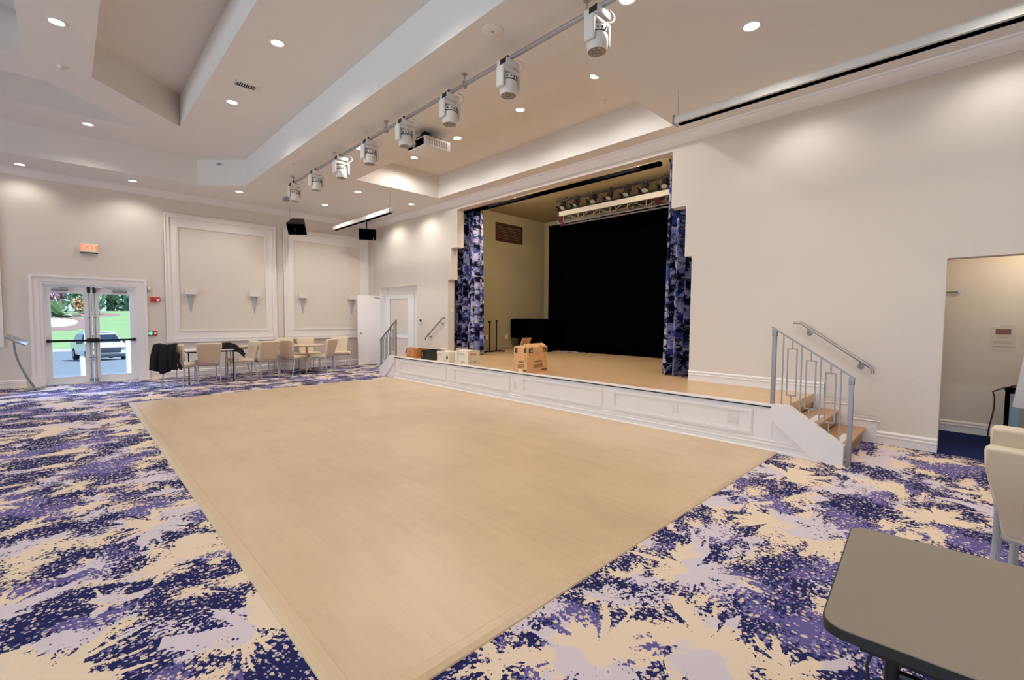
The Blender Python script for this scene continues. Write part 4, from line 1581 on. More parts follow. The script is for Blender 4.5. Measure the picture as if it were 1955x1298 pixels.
def speaker(root, R, w, h, d, logo):
    mb = MB()
    vs = [(-w / 2, -d / 2, -h / 2), (w / 2, -d / 2, -h / 2), (w / 2, -d / 2, h / 2), (-w / 2, -d / 2, h / 2),
          (-w * 0.32, d / 2, -h * 0.32), (w * 0.32, d / 2, -h * 0.32), (w * 0.32, d / 2, h / 2), (-w * 0.32, d / 2, h / 2)]
    mb.add([R @ Vector(q) for q in vs], [(0, 1, 2, 3), (5, 4, 7, 6), (1, 5, 6, 2), (4, 0, 3, 7), (3, 2, 6, 7), (4, 5, 1, 0)])
    mb.build('cabinet', M_blackplastic, root, smooth=False)
    mb = MB()
    mb.rbox(-w * 0.46, w * 0.46, -d / 2 - 0.012, -d / 2 + 0.002, -h * 0.44, h * 0.44, 0.006, 2, R)
    mb.build('grille', M_black, root, 'black front grille')
    mb = MB()
    mb.lathe([(0.014, 0), (0.014, 0.004)], 12, R @ Matrix.Translation((logo[0], -d / 2 - 0.012, logo[1])) @ Matrix.Rotation(PI / 2, 4, 'X'))
    mb.build('badge', M_steel, root, 'small silver badge')


speaker(spk, R, 0.47, 0.33, 0.30, (-0.02, 0.0))
for x in (-0.2, 0.17):
    mb = MB()
    mb.tube([(x, 0.02, 0.10), (x, 0.02, ZC - 3.87)], 0.004, 5)
    mb.build('wire', M_steel, spk, smooth=False)
spk2 = thing('corner_loudspeaker', 'black loudspeaker mounted high in the far right room corner', 'loudspeaker', (6.55, 12.95, 3.93), 0, 'black loudspeakers')
speaker(spk2, Matrix.Rotation(math.radians(-28), 4, 'Z') @ Matrix.Rotation(math.radians(4), 4, 'X'), 0.50, 0.33, 0.30, (0.17, -0.12))
mb = MB()
mb.tube([(0.02, 0.1, 0.14), (0.02, 0.1, ZC - 3.93)], 0.018, 8)
mb.rbox(-0.06, 0.1, 0.02, 0.18, ZC - 3.93 - 0.02, ZC - 3.93, 0.005)
mb.rbox(-0.05, 0.09, 0.03, 0.17, 0.12, 0.17, 0.005)
mb.build('bracket', M_blackmetal, spk2)

# vents, detectors
vt = thing('ceiling_vent', 'white louvred air vent in the raised ceiling above a downlight', 'vent', (2.03, 7.85, Z1))
mb = MB()
mb.plate([(-0.17, -0.10), (0.17, -0.10), (0.17, 0.10), (-0.17, 0.10)], [[(-0.135, -0.07), (0.135, -0.07), (0.135, 0.07), (-0.135, 0.07)]], -0.012, 0, XY)
mb.build('frame', M_whiteplastic, vt, smooth=False)
mb = MB()
mb.box(-0.135, 0.135, -0.07, 0.07, -0.003, -0.001)
mb.build('backing', M_dark, vt, smooth=False)
for k in range(9):
    x = -0.12 + k * 0.03
    mb = MB()
    mb.bar((x, -0.07, -0.008), (x, 0.02, -0.008), 0.007, 0.012, (0.5, 0, 0.8))
    mb.build('slat', M_whiteplastic, vt, smooth=False)


def disc(name, label, cat, x, y, z, r, h, group):
    o = thing(name, label, cat, (x, y, z), 0, group)
    mb = MB()
    mb.lathe([(r, 0), (r, -h * 0.4), (r * 0.8, -h * 0.8), (r * 0.35, -h)], 20)
    mb.build('cover', M_ceil, o)
    mb = MB()
    mb.lathe([(r * 0.18, -h), (r * 0.16, -h * 1.25)], 10)
    mb.build('button', M_printgrey, o)
    return o


disc('ceiling_speaker', 'round flush ceiling disc left of the near end of the pipe', 'ceiling disc', 3.17, 3.56, ZC, 0.11, 0.012, 'round ceiling discs')
disc('ceiling_speaker', 'round flush ceiling disc near the seventh moving head', 'ceiling disc', 3.19, 9.24, ZC, 0.11, 0.012, 'round ceiling discs')
disc('smoke_detector', 'tiny dark sprinkler head in the coffer beside the projector', 'sprinkler', 5.45, 7.25, ZR, 0.03, 0.03, 'ceiling sprinklers')
disc('smoke_detector', 'small sprinkler cap in the coffer under the second moving head', 'sprinkler', 6.2, 4.3, ZR, 0.045, 0.03, 'ceiling sprinklers')
disc('smoke_detector', 'small sprinkler cap on the soffit between the long screen case and the crown moulding', 'sprinkler', 6.4, 1.0, ZC, 0.05, 0.02, 'ceiling sprinklers')
disc('smoke_detector', 'small dark sprinkler head in the raised ceiling at far upper left', 'sprinkler', 0.05, 9.1, Z1, 0.045, 0.03, 'ceiling sprinklers')
cm = thing('security_camera', 'small dark camera on the chamfered soffit corner', 'camera', (2.52, 11.93, 4.83))
mb = MB()
mb.tube([(0.03, 0.03, 0.04), (0, 0, 0.0), (-0.05, -0.07, -0.02)], [0.012, 0.018, 0.02], 8)
mb.build('body', M_greypaint, cm)

# ------------------------------------------------------------------ far wall fittings
es = thing('exit_sign', 'lit red EXIT sign above the double door', 'exit sign', (0.395, D, 2.92))
mb = MB()
mb.rbox(-0.145, 0.145, -0.06, 0.0, -0.095, 0.10, 0.008)
mb.build('housing', M_whiteplastic, es)
mb = MB()
mb.box(-0.13, 0.13, -0.063, -0.06, -0.075, 0.085)
mb.build('lit_face', M_exitface, es, smooth=False)
text('exit_letters', 'EXIT', 0.155, M_exitred, es, Matrix.Translation((0, -0.064, 0.005)) @ Matrix.Rotation(PI / 2, 4, 'X'), 0.002)
mb = MB()
mb.box(-0.14, 0.14, -0.058, 0.0, -0.108, -0.095)
mb.build('lamp_strip', M_dark, es, smooth=False)
fa = thing('fire_alarm_strobe', 'red fire alarm strobe to the right of the exit door', 'fire alarm', (1.505, D, 1.85))
mb = MB()
mb.rbox(-0.09, 0.09, -0.045, 0, -0.055, 0.055, 0.008)
mb.build('body', M_red, fa)
mb = MB()
mb.rbox(0.02, 0.075, -0.07, -0.04, -0.045, 0.015, 0.01)
mb.build('strobe_lens', M_whiteplastic, fa, 'white strobe lens')
ps = thing('door_release', 'green-lit button beside a red pull station right of the exit door', 'alarm button', (1.44, D, 1.06))
mb = MB()
mb.rbox(0.01, 0.085, -0.035, 0, -0.055, 0.055, 0.006)
mb.build('pull_station', M_red, ps)
mb = MB()
mb.rbox(0.025, 0.07, -0.045, -0.03, -0.02, 0.015, 0.004)
mb.build('pull_handle', M_whiteplastic, ps)
mb = MB()
mb.rbox(-0.09, 0.005, -0.03, 0, -0.06, 0.06, 0.006)
mb.build('button_plate', M_steel, ps)
mb = MB()
mb.lathe([(0.036, 0), (0.034, 0.02), (0.02, 0.03), (0.0005, 0.032)], 16, Matrix.Translation((-0.043, -0.03, 0)) @ Matrix.Rotation(PI / 2, 4, 'X'))
mb.build('green_lamp', M_green, ps, 'glowing green button')
mo = thing('wall_sensor', 'tiny white sensor at the upper right corner of the exit door casing', 'sensor', (1.40, D, 2.11))
mb = MB()
mb.rbox(-0.03, 0.03, -0.06, 0, -0.05, 0.03, 0.012)
mb.build('body', M_whiteplastic, mo)
mb = MB()
mb.lathe([(0.02, -0.06), (0.014, -0.075)], 10, Matrix.Translation((0, -0.03, 0)))
mb.build('eye', M_printgrey, mo)
sc_ = None
for x, lab in ((2.195, 'wall sconce with white shade, left one in the first wall panel'), (3.605, 'wall sconce with white shade, right one in the first wall panel'),
               (4.845, 'wall sconce with white shade, left one in the second wall panel'), (6.30, 'wall sconce with white shade beside the open white door')):
    if sc_ is None:
        sc_ = thing('wall_sconce', lab, 'wall lamp', (x, D, 2.0), 0, 'wall sconces')
        mb = MB()
        mb.plate([(-0.125, 0.0), (0.125, 0.0), (0.125, -0.12), (-0.125, -0.12)], [[(-0.115, -0.008), (0.115, -0.008), (0.115, -0.11), (-0.115, -0.11)]], 0.0, 0.145, XY)
        mb.build('shade', M_sconce, sc_, smooth=False)
        mb = MB()
        hp = [(0.088, -0.0), (0.07, -0.06), (0.05, -0.16), (0.03, -0.30), (0.006, -0.46)]
        n = 12
        vs = [(r * math.cos(PI * j / n), -r * 0.9 * math.sin(PI * j / n), z) for r, z in hp for j in range(n + 1)]
        fs = [(i * (n + 1) + j, i * (n + 1) + j + 1, (i + 1) * (n + 1) + j + 1, (i + 1) * (n + 1) + j) for i in range(len(hp) - 1) for j in range(n)]
        mb.add(vs, fs)
        mb.build('glass_cone', M_frost, sc_, 'grey frosted cone below the shade')
        mb = MB()
        mb.rbox(-0.04, 0.04, -0.02, 0, -0.05, 0.1, 0.005)
        mb.build('back_plate', M_steel, sc_)
    else:
        dup(sc_, (x, D, 2.0), 0, lab)
ks = thing('tablet_stand', 'grey floor stand with curved post and tilted plate left of the exit door', 'stand', (-0.60, 13.25, 0))
mb = MB()
pts = []
for k in range(13):
    s = k / 12
    pts.append((0.10 - 0.24 * math.sin(s * PI * 0.52), -0.02 - 0.2 * s, 0.012 + 0.93 * s))
mb.tube(pts, [0.02 - 0.004 * (k / 12) for k in range(13)], 8)
mb.build('curved_post', M_greypaint, ks)
mb = MB()
mb.rbox(-0.16, 0.16, -0.11, 0.11, -0.012, 0.012, 0.006, 2, Matrix.Translation((-0.10, -0.24, 0.985)) @ Matrix.Rotation(math.radians(31), 4, 'Y') @ Matrix.Rotation(math.radians(18), 4, 'X'))
mb.build('tilted_plate', M_greypaint, ks)
mb = MB()
mb.rbox(-0.02, 0.24, -0.14, 0.12, 0.0, 0.012, 0.004)
mb.build('base_plate', M_greypaint, ks)

# small wall devices on the stage wall
ts = thing('wall_intercom', 'white and black wall device between the side door and the handrail', 'wall control', (W, 10.81, 1.36))
mb = MB()
mb.rbox(-0.03, 0, -0.05, 0.06, -0.07, 0.07, 0.008)
mb.build('body', M_whiteplastic, ts)
mb = MB()
mb.lathe([(0.035, 0), (0.03, 0.02), (0.012, 0.03)], 14, Matrix.Translation((-0.03, -0.025, 0.03)) @ Matrix.Rotation(-PI / 2, 4, 'Y'))
mb.build('dial', M_blackmetal, ts, 'black round dial')
sw = thing('light_switch', 'small white switch on the left jamb of the stage opening', 'switch', (7.16, 9.565, 1.66))
mb = MB()
mb.rbox(-0.04, 0.04, -0.008, 0.0, -0.06, 0.06, 0.003)
mb.build('plate', M_whiteplastic, sw)
mb = MB()
mb.rbox(-0.012, 0.012, -0.014, -0.006, -0.025, 0.025, 0.002)
mb.build('toggle', M_whiteplastic, sw)

# ------------------------------------------------------------------ chairs
CH = None


def place_chair(label, x, y, d, z=0.0, group='beige banquet chairs'):
    global CH
    rz = math.atan2(-d[0], d[1])
    if CH is not None:
        return dup(CH, (x, y, z), rz, label, group)
    c = thing('banquet_chair', label, 'chair', (x, y, z), rz, group)
    CH = c
    mb = MB()
    bm = bmesh.new()
    bmesh.ops.create_cube(bm, size=1.0)
    for q in bm.verts:
        q.co = Vector((q.co.x * (0.45 if q.co.y > 0 else 0.42), 0.02 + q.co.y * 0.45, 0.4375 + q.co.z * 0.085 + (0.015 if q.co.y > 0 else 0)))
    bmesh.ops.bevel(bm, geom=bm.edges[:], offset=0.036, segments=3, affect='EDGES', profile=0.55)
    mb.frombm(bm)
    mb.build('seat', M_fabric, c)

    def back(y_off, th, inset, m, name):
        bm = bmesh.new()
        bmesh.ops.create_cube(bm, size=1.0)
        bmesh.ops.subdivide_edges(bm, edges=[e for e in bm.edges if abs(e.verts[0].co.z - e.verts[1].co.z) > 0.5], cuts=3)
        for q in bm.verts:
            s = q.co.z + 0.5
            w = 0.355 + 0.125 * min(1.0, s * 1.35) - inset
            q.co = Vector((q.co.x * w, -0.205 - 0.085 * s + y_off + q.co.y * th * (0.85 + 0.45 * s * s), 0.425 + inset * 0.4 + (0.465 - inset) * s))
        bmesh.ops.bevel(bm, geom=[e for e in bm.edges if e.calc_face_angle(0) > 0.9], offset=min(0.034, th * 0.48), segments=3, affect='EDGES', profile=0.55)
        b_ = MB()
        b_.frombm(bm)
        return b_.build(name, m, c)
    back(0.0, 0.068, 0.0, M_fabric, 'backrest')
    back(-0.032, 0.016, 0.035, M_fabricshaded, 'back_panel')
    for s in (-1, 1):
        mb = MB()
        mb.tube([(s * 0.19, -0.15, 0.385), (s * 0.195, 0.15, 0.39), (s * 0.198, 0.195, 0.375), (s * 0.202, 0.215, 0.33), (s * 0.208, 0.225, 0.0)], 0.0125, 8)
        mb.build('leg', M_chairmetal, c)
        mb = MB()
        mb.tube([(s * 0.19, -0.255, 0.62), (s * 0.195, -0.215, 0.42), (s * 0.2, -0.2, 0.36), (s * 0.208, -0.275, 0.0)], 0.0125, 8)
        mb.build('leg', M_chairmetal, c)
    mb = MB()
    mb.tube([(-0.19, -0.14, 0.385), (0.19, -0.14, 0.385)], 0.010, 8)
    mb.tube([(-0.19, 0.14, 0.385), (0.19, 0.14, 0.385)], 0.010, 8)
    mb.build('cross_rail', M_chairmetal, c)
    return c


chA = place_chair('beige banquet chair with a black jacket hung over its back, leftmost by the far wall', 1.70, 11.83, (0.62, 0.78))
place_chair('beige banquet chair seen squarely from behind, tucked under the small dark-legged table', 2.215, 11.97, (0.03, 1))
place_chair('beige banquet chair in side view facing left, at the right end of the dark-legged table', 2.93, 12.13, (-1, -0.12))
place_chair('beige banquet chair seen from behind, beneath the gap between the two wall panels', 3.43, 12.15, (-0.16, 1))
place_chair('beige banquet chair turned right, pulled up to the left of the round tan table', 4.15, 12.29, (0.86, 0.5))
place_chair('beige banquet chair with daylight-blue back standing right in front of the round tan table', 4.86, 12.22, (-0.6, 0.8))
place_chair('beige banquet chair facing the camera, rightmost of the chairs by the far wall', 5.66, 12.85, (-0.25, -1))
place_chair('beige banquet chair against the far wall behind the round table, left one of the pair', 4.30, 13.08, (0.08, -1))
place_chair('beige banquet chair against the far wall behind the round table, right one of the pair', 4.84, 13.06, (0.0, -1))
place_chair('cream banquet chair at the right edge of the frame, lower of the two stacked', 3.50, -0.335, (0.98, -0.2), 0.0)
place_chair('cream banquet chair at the right edge of the frame, stacked on top', 3.545, -0.352, (0.98, -0.2), 0.092)

# jackets
jk = thing('jacket', 'black jacket draped over the back of the leftmost chair', 'jacket', (1.70, 11.83, 0.0), chA.rotation_euler.z)


def drape(u, v):
    """u along the chair back, v from the front hem over the top to the rear hem"""
    x = -0.29 + u * 0.44
    rnd_ = 0.018 * math.sin(u * 17) + 0.012 * math.sin(u * 31 + 2)
    if v < 0.3:
        s = v / 0.3
        return (x, -0.225 + rnd_ * 0.5 - 0.02 * s, 0.62 + 0.26 * s + 0.02 * math.sin(u * 9))
    if v < 0.45:
        s = (v - 0.3) / 0.15
        return (x, -0.245 - 0.115 * s, 0.88 + 0.022 * math.sin(PI * s) + 0.012 * math.sin(u * 9))
    s = (v - 0.45) / 0.55
    hem = 0.33 + 0.035 * math.sin(u * 8 + 1) + 0.06 * max(0, u - 0.75)
    xx = x + 0.05 * s * (u - 0.6) * 1.6
    return (xx, -0.362 - 0.05 * s - rnd_ * (0.4 + 1.4 * s) - 0.03 * math.sin(PI * s), 0.88 + (hem - 0.88) * s)


mb = MB()
mb.grid(36, 30, drape)
o = mb.build('cloth', M_jacket, jk)
o.modifiers.new('t', 'SOLIDIFY').thickness = 0.014
mb = MB()
mb.grid(6, 14, lambda u, v: (0.12 + 0.09 * u + 0.05 * v + 0.02 * math.sin(v * 9), -0.395 - 0.02 * math.sin(u * PI) - 0.012 * math.sin(v * 7), 0.78 - 0.36 * v - 0.05 * u))
o = mb.build('sleeve', M_jacket, jk)
o.modifiers.new('t', 'SOLIDIFY').thickness = 0.03


# tables near the far wall
def table_rect(name, label, x0, x1, y0, y1, z, mtop, mleg, rz=0.0, r=0.012):
    t_ = thing(name, label, 'table', ((x0 + x1) / 2, (y0 + y1) / 2, 0), rz)
    lx, ly = (x1 - x0) / 2, (y1 - y0) / 2
    mb = MB()
    mb.rbox(-lx, lx, -ly, ly, z - 0.03, z, 0.008)
    mb.build('tabletop', mtop, t_)
    mb = MB()
    for s in (-1, 1):
        mb.bar((-lx + 0.05, s * (ly - 0.05), z - 0.045), (lx - 0.05, s * (ly - 0.05), z - 0.045), 0.02, 0.03)
        mb.bar((s * (lx - 0.05), -ly + 0.05, z - 0.045), (s * (lx - 0.05), ly - 0.05, z - 0.045), 0.02, 0.03)
    mb.build('apron', mleg, t_, smooth=False)
    for sx in (-1, 1):
        for sy in (-1, 1):
            mb = MB()
            mb.tube([(sx * (lx - 0.05), sy * (ly - 0.05), z - 0.03), (sx * (lx - 0.05), sy * (ly - 0.05), 0.0)], r, 8)
            mb.lathe([(r * 1.5, 0), (r * 1.5, 0.04)], 10, Matrix.Translation((sx * (lx - 0.05), sy * (ly - 0.05), 0)))
            mb.build('leg', mleg, t_)
    return t_


t1 = table_rect('side_table', 'small table with thin black legs behind the leftmost chairs', 1.80, 2.74, 11.76, 12.44, 0.735, M_whiteplastic, M_blackmetal)
t2 = table_rect('long_table', 'long cream-topped table with grey legs against the far wall', 2.76, 3.98, 12.55, 13.15, 0.735, M_tabletan, M_greypaint)
t3 = thing('round_table', 'round tan-topped pedestal table among the chairs by the far wall', 'table', (4.50, 12.33, 0))
mb = MB()
mb.lathe([(0.02, 0.705), (0.37, 0.705), (0.41, 0.715), (0.415, 0.73), (0.41, 0.74), (0.001, 0.74)], 36)
mb.build('tabletop', M_tabletan, t3)
mb = MB()
mb.lathe([(0.03, 0.03), (0.03, 0.69), (0.12, 0.705)], 16)
mb.build('pedestal', M_tabletan, t3)
mb = MB()
for k in range(4):
    a = PI / 4 + k * PI / 2
    mb.bar((0, 0, 0.045), (0.27 * math.cos(a), 0.27 * math.sin(a), 0.022), 0.045, 0.03)
    mb.lathe([(0.02, 0), (0.02, 0.02)], 8, Matrix.Translation((0.26 * math.cos(a), 0.26 * math.sin(a), 0)))
mb.build('foot_cross', M_blackmetal, t3)
ct = thing('folded_coat', 'black coat thrown over the right end of the small black-legged table', 'coat', (2.62, 12.0, 0.735))
mb = MB()


def coat(u, v):
    x = -0.28 + 0.62 * v
    y = -0.26 + 0.5 * u + 0.05 * math.sin(v * 5)
    drop = max(0.0, x - 0.12)
    front = max(0.0, 0.18 - u)
    z = 0.075 + 0.05 * math.sin(PI * min(1, v * 1.2)) * (0.6 + 0.4 * math.sin(u * 7 + 1)) - drop * 0.55 - front * 0.9 + 0.012 * math.sin(u * 21 + v * 9)
    if x < 0.12 and u >= 0.18:
        z = max(z, 0.01)
    return (x if x < 0.14 else 0.14 + drop * 0.6, y - front * 0.1, z)


mb.grid(22, 22, coat)
o = mb.build('cloth', M_jacket, ct)
o.modifiers.new('t', 'SOLIDIFY').thickness = 0.012
mb = MB()
mb.grid(8, 10, lambda u, v: (0.13 + 0.16 * v + 0.02 * math.sin(u * 5), -0.26 + 0.12 * u, 0.02 - 0.13 * v + 0.015 * math.sin(u * 6 + v * 4)))
o = mb.build('sleeve', M_jacket, ct)
o.modifiers.new('t', 'SOLIDIFY').thickness = 0.03

# ------------------------------------------------------------------ folding table at the lower right
ft = thing('folding_table', 'grey-topped black-edged folding table at the lower right corner', 'table', (2.062, 0.302, 0), math.radians(4))
TL, TW = 1.83, 0.73


def rounded(x0, x1, y0, y1, r, n=6):
    out = []
    for cx, cy, a0 in ((x1 - r, y1 - r, 0), (x0 + r, y1 - r, 90), (x0 + r, y0 + r, 180), (x1 - r, y0 + r, 270)):
        for k in range(n + 1):
            a = math.radians(a0 + 90 * k / n)
            out.append((cx + r * math.cos(a), cy + r * math.sin(a)))
    return out


mb = MB()
mb.plate(rounded(-TW + 0.004, -0.004, -TL + 0.004, -0.004, 0.05), [], 0.735, 0.7415, XY)
mb.build('tabletop', M_tablegrey, ft, smooth=False)
mb = MB()
mb.plate(rounded(-TW, 0.0, -TL, 0.0, 0.054), [], 0.715, 0.7385, XY)
mb.build('edge_band', M_blackplastic, ft, 'black edge band')
mb = MB()
for x in (-TW + 0.05, -0.05):
    mb.box(x - 0.012, x + 0.012, -TL + 0.08, -0.08, 0.685, 0.715)
mb.build('side_rails', M_blackmetal, ft, smooth=False)
mb = MB()
mb.tube([(-TW + 0.10, -0.15, 0.625), (-TW + 0.10, -TL + 0.15, 0.625)], 0.0125, 8)
mb.build('lower_rail', M_blackmetal, ft)
for y in (-0.14, -TL + 0.14):
    for x in (-TW + 0.085, -0.085):
        mb = MB()
        mb.tube([(x, y, 0.70), (x, y, 0.0)], 0.0145, 10)
        mb.build('leg', M_blackmetal, ft)
    mb = MB()
    mb.tube([(-TW + 0.085, y, 0.62), (-0.085, y, 0.62)], 0.0125, 8)
    mb.tube([(-TW + 0.085, y, 0.16), (-0.085, y, 0.16)], 0.0125, 8)
    mb.build('leg_crossbar', M_blackmetal, ft)
    s = 1 if y < -0.5 else -1
    mb = MB()
    mb.tube([(-TW / 2, y, 0.62), (-TW / 2, y + s * 0.38, 0.70)], 0.010, 8)
    mb.build('folding_brace', M_blackmetal, ft)
mb = MB()
mb.tube([(-TW + 0.05, -0.11, 0.71), (-TW + 0.03, -0.095, 0.66), (-TW + 0.045, -0.10, 0.60), (-TW + 0.035, -0.10, 0.585)], 0.0035, 6)
mb.build('hanging_strap', M_blackplastic, ft)

# ------------------------------------------------------------------ things in the alcove
nt = thing('wall_notice', 'paper notice with a small photo taped to the alcove wall', 'notice', (8.53, -0.21, 1.28))
mb = MB()
mb.box(-0.003, 0, -0.115, 0.115, -0.165, 0.165)
mb.build('sheet', M_paper, nt, smooth=False)
mb = MB()
mb.box(-0.005, -0.003, -0.07, 0.065, 0.045, 0.115)
mb.build('photo', M_photo, nt, 'small dark photograph', smooth=False)
for z, w_ in ((0.01, 0.10), (-0.045, 0.16), (-0.062, 0.15), (-0.11, 0.18)):
    mb = MB()
    mb.box(-0.0045, -0.003, -w_ / 2, w_ / 2, z - 0.004, z + 0.004)
    mb.build('printed_line', M_printgrey, nt, smooth=False)
mb = MB()
mb.box(-0.005, -0.003, 0.03, 0.1, 0.145, 0.168)
mb.build('tape', M_whiteplastic, nt, smooth=False)
hk = thing('wall_hook', 'slim dark hook bar high on the alcove wall', 'hook', (8.53, 0.36, 1.88))
mb = MB()
mb.tube([(-0.03, 0.2, 0.0), (-0.03, -0.15, 0.0)], 0.009, 8)
mb.lathe([(0.018, 0), (0.018, 0.03)], 10, Matrix.Translation((-0.045, -0.155, 0)) @ Matrix.Rotation(PI / 2, 4, 'Y'))
mb.build('bar', M_steel, hk)
mb = MB()
mb.rbox(-0.03, 0, 0.15, 0.2, -0.03, 0.03, 0.005)
mb.build('bracket', M_steel, hk)
rk = thing('equipment_cart', 'black framed cart with a blue-grey side panel in the alcove', 'cart', (8.15, -0.55, 0))
mb = MB()
for x in (-0.17, 0.17):
    for y in (-0.28, 0.28):
        mb.box(x - 0.015, x + 0.015, y - 0.015, y + 0.015, 0.05, 0.68)
for z in (0.08, 0.66):
    mb.box(-0.19, 0.19, -0.30, 0.30, z - 0.02, z + 0.02)
mb.build('frame', M_black, rk, smooth=False)
mb = MB()
mb.box(-0.195, -0.185, 0.19, 0.262, 0.1, 0.62)
mb.build('side_panel', M_bluepanel, rk, 'blue-grey panel', smooth=False)
mb = MB()
for x in (-0.15, 0.15):
    for y in (-0.26, 0.26):
        mb.lathe([(0.03, -0.012), (0.03, 0.012)], 12, Matrix.Translation((x, y, 0.034)) @ Matrix.Rotation(PI / 2, 4, 'Y'))
mb.build('caster', M_blackplastic, rk)
mb = MB()
mb.rbox(-0.12, 0.12, -0.26, -0.02, 0.08, 0.5, 0.01)
mb.build('equipment_case', M_wooddark, rk)
pc = thing('power_cable', 'dark looping cable hanging over the cart against the alcove wall', 'cable', (8.2, -0.2, 0))
mb = MB()
mb.tube([(-0.02 + 0.04 * max(0, k / 30 - 0.5), -0.25 + 0.305 * min(1, (k / 13) ** 0.9) - (0.02 * math.sin((k - 13) / 3.2) if k > 13 else 0), 0.70 + 0.02 * math.sin(PI * min(1, k / 7)) - (0 if k < 5 else 0.0042 * (k - 5) ** 1.65 * 0.6) if k < 18 else max(0.012, 0.521 - 0.0435 * (k - 17.2))) for k in range(31)], 0.008, 8)
mb.build('cable', M_wooddark, pc)
wb = thing('easel_board', 'white easel board leaning in the alcove at the right edge', 'board', (7.45, -0.80, 0))
Mb = Matrix.Translation((0, 0, 0.95)) @ Matrix.Rotation(math.radians(-8), 4, 'Y') @ Matrix.Rotation(math.radians(6), 4, 'X')
mb = MB()
mb.rbox(-0.02, 0.02, -0.47, 0.47, -0.46, 0.52, 0.012, 2, Mb)
mb.build('board', M_whiteplastic, wb)
mb = MB()
mb.box(-0.024, -0.02, -0.38, 0.38, -0.36, 0.44, Mb)
mb.build('sheet', M_paper, wb, smooth=False)
for y in (-0.4, 0.4):
    mb = MB()
    mb.tube([(-0.02, y, 0.55), (-0.05, y * 1.05, 0.0)], 0.014, 8)
    mb.build('leg', M_greypaint, wb)
mb = MB()
mb.tube([(0.05, 0, 0.9), (0.35, 0, 0.0)], 0.014, 8)
mb.build('leg', M_greypaint, wb)

# ------------------------------------------------------------------ outdoors beyond the exit door
def ground_z(y):
    pts_ = ((13.7, -0.06), (20, -0.30), (42, -1.62), (54, -1.68))
    for (a, za), (b_, zb) in zip(pts_, pts_[1:]):
        if y <= b_:
            return za + (zb - za) * max(0, (y - a)) / (b_ - a)
    return pts_[-1][1]


def hill_z(x, y):
    s = min(1.0, max(0.0, (y - 54) / 33))
    return -1.55 + 3.35 * s * (0.8 + 0.2 * s) + 0.12 * math.sin(x * 0.3 + y * 0.2) * s + 0.014 * x * s


mb = MB()
mb.grid(10, 24, lambda u, v: (-35 + 70 * u, 13.75 + 40.3 * v, ground_z(13.75 + 40.3 * v)))
st(mb.build('floor_parking_lot', M_asphalt))
cu_ = thing('kerb', 'pale concrete kerb between the parking lot and the lawn', 'kerb', (0, 54, -1.68))
mb = MB()
mb.box(-35, 35, -0.15, 0.2, -0.1, 0.15)
mb.build('kerb_stone', M_concrete, cu_, smooth=False)
mb = MB()
mb.grid(30, 26, lambda u, v: (-35 + 70 * u, 54.1 + 60 * v, hill_z(-35 + 70 * u, 54.1 + 60 * v)))
lw = tag(mb.build('lawn', M_grass), 'green grass bank rising beyond the parking lot', 'lawn')
lw['kind'] = 'stuff'


def bed(name, label, cat, cx, cy, rx, ry, m, h):
    b_ = thing(name, label, cat, (cx, cy, 0))
    mb = MB()
    n, rr = 28, 5
    vs = [(0, 0, hill_z(cx, cy) + h)]
    for i in range(1, rr + 1):
        for j in range(n):
            a = 2 * PI * j / n
            k = i / rr
            w_ = 1 + 0.08 * math.sin(3 * a + cx)
            x, y = rx * k * w_ * math.cos(a), ry * k * w_ * math.sin(a)
            vs.append((x, y, hill_z(cx + x, cy + y) + h * (1 - k ** 3) + 0.012))
    fs = [(0, 1 + j, 1 + (j + 1) % n) for j in range(n)]
    for i in range(rr - 1):
        for j in range(n):
            fs.append((1 + i * n + j, 1 + (i + 1) * n + j, 1 + (i + 1) * n + (j + 1) % n, 1 + i * n + (j + 1) % n))
    mb.add(vs, fs)
    mb.build('surface', m, b_)
    return b_


bed('mulch_bed', 'reddish mulch bed on the grass bank seen through the left pane', 'flower bed', -0.75, 74.5, 3.4, 6.5, M_mulch, 0.08)
bed('gravel_bed', 'pale gravel oval inside the mulch bed seen through the left pane', 'gravel bed', -1.0, 74.6, 2.3, 4.2, M_sand, 0.3)
bed('mulch_bed', 'reddish mulch strip at the top of the lawn seen through the right pane', 'flower bed', 2.5, 84.0, 2.8, 2.4, M_mulch, 0.08)


def rosette(name, label, x, y, n, ln, m, seed, grp=None):
    p = thing(name, label, 'plant', (x, y, hill_z(x, y)), 0, grp)
    r_ = random.Random(seed)
    for i in range(n):
        a = i * 2.4 + r_.uniform(-0.2, 0.2)
        el = math.radians(r_.uniform(20, 80))
        L = ln * r_.uniform(0.7, 1.0)
        mb = MB()
        pl, pr = [], []
        for k in range(5):
            s = k / 4
            rad = L * s * math.cos(el) * (1 + 0.25 * s)
            z = 0.05 + L * s * math.sin(el) - 0.5 * L * s * s * math.cos(el)
            w_ = 0.09 * ln * math.sin(PI * min(1, 0.25 + s * 0.75))
            c = Vector((rad * math.cos(a), rad * math.sin(a), z))
            q = Vector((-math.sin(a), math.cos(a), 0)) * w_
            pl.append(c - q)
            pr.append(c + q)
        mb.add(pl + pr, [(k, k + 1, k + 6, k + 5) for k in range(4)])
        mb.build('leaf', m, p)
    return p


rosette('agave', 'pale spiky agave above the gravel oval seen through the left pane', -0.75, 82.0, 30, 3.2, M_leafpale, 4)
rosette('agave', 'small pale-leaved plant at the lawn edge beside the mulch strip, right pane', 3.0, 84.0, 18, 1.5, M_leafpale, 8)
rosette('agave', 'small yellow-green plant left of the mulch strip, left edge of right pane', 2.0, 85.5, 16, 1.8, M_leafpale, 11)


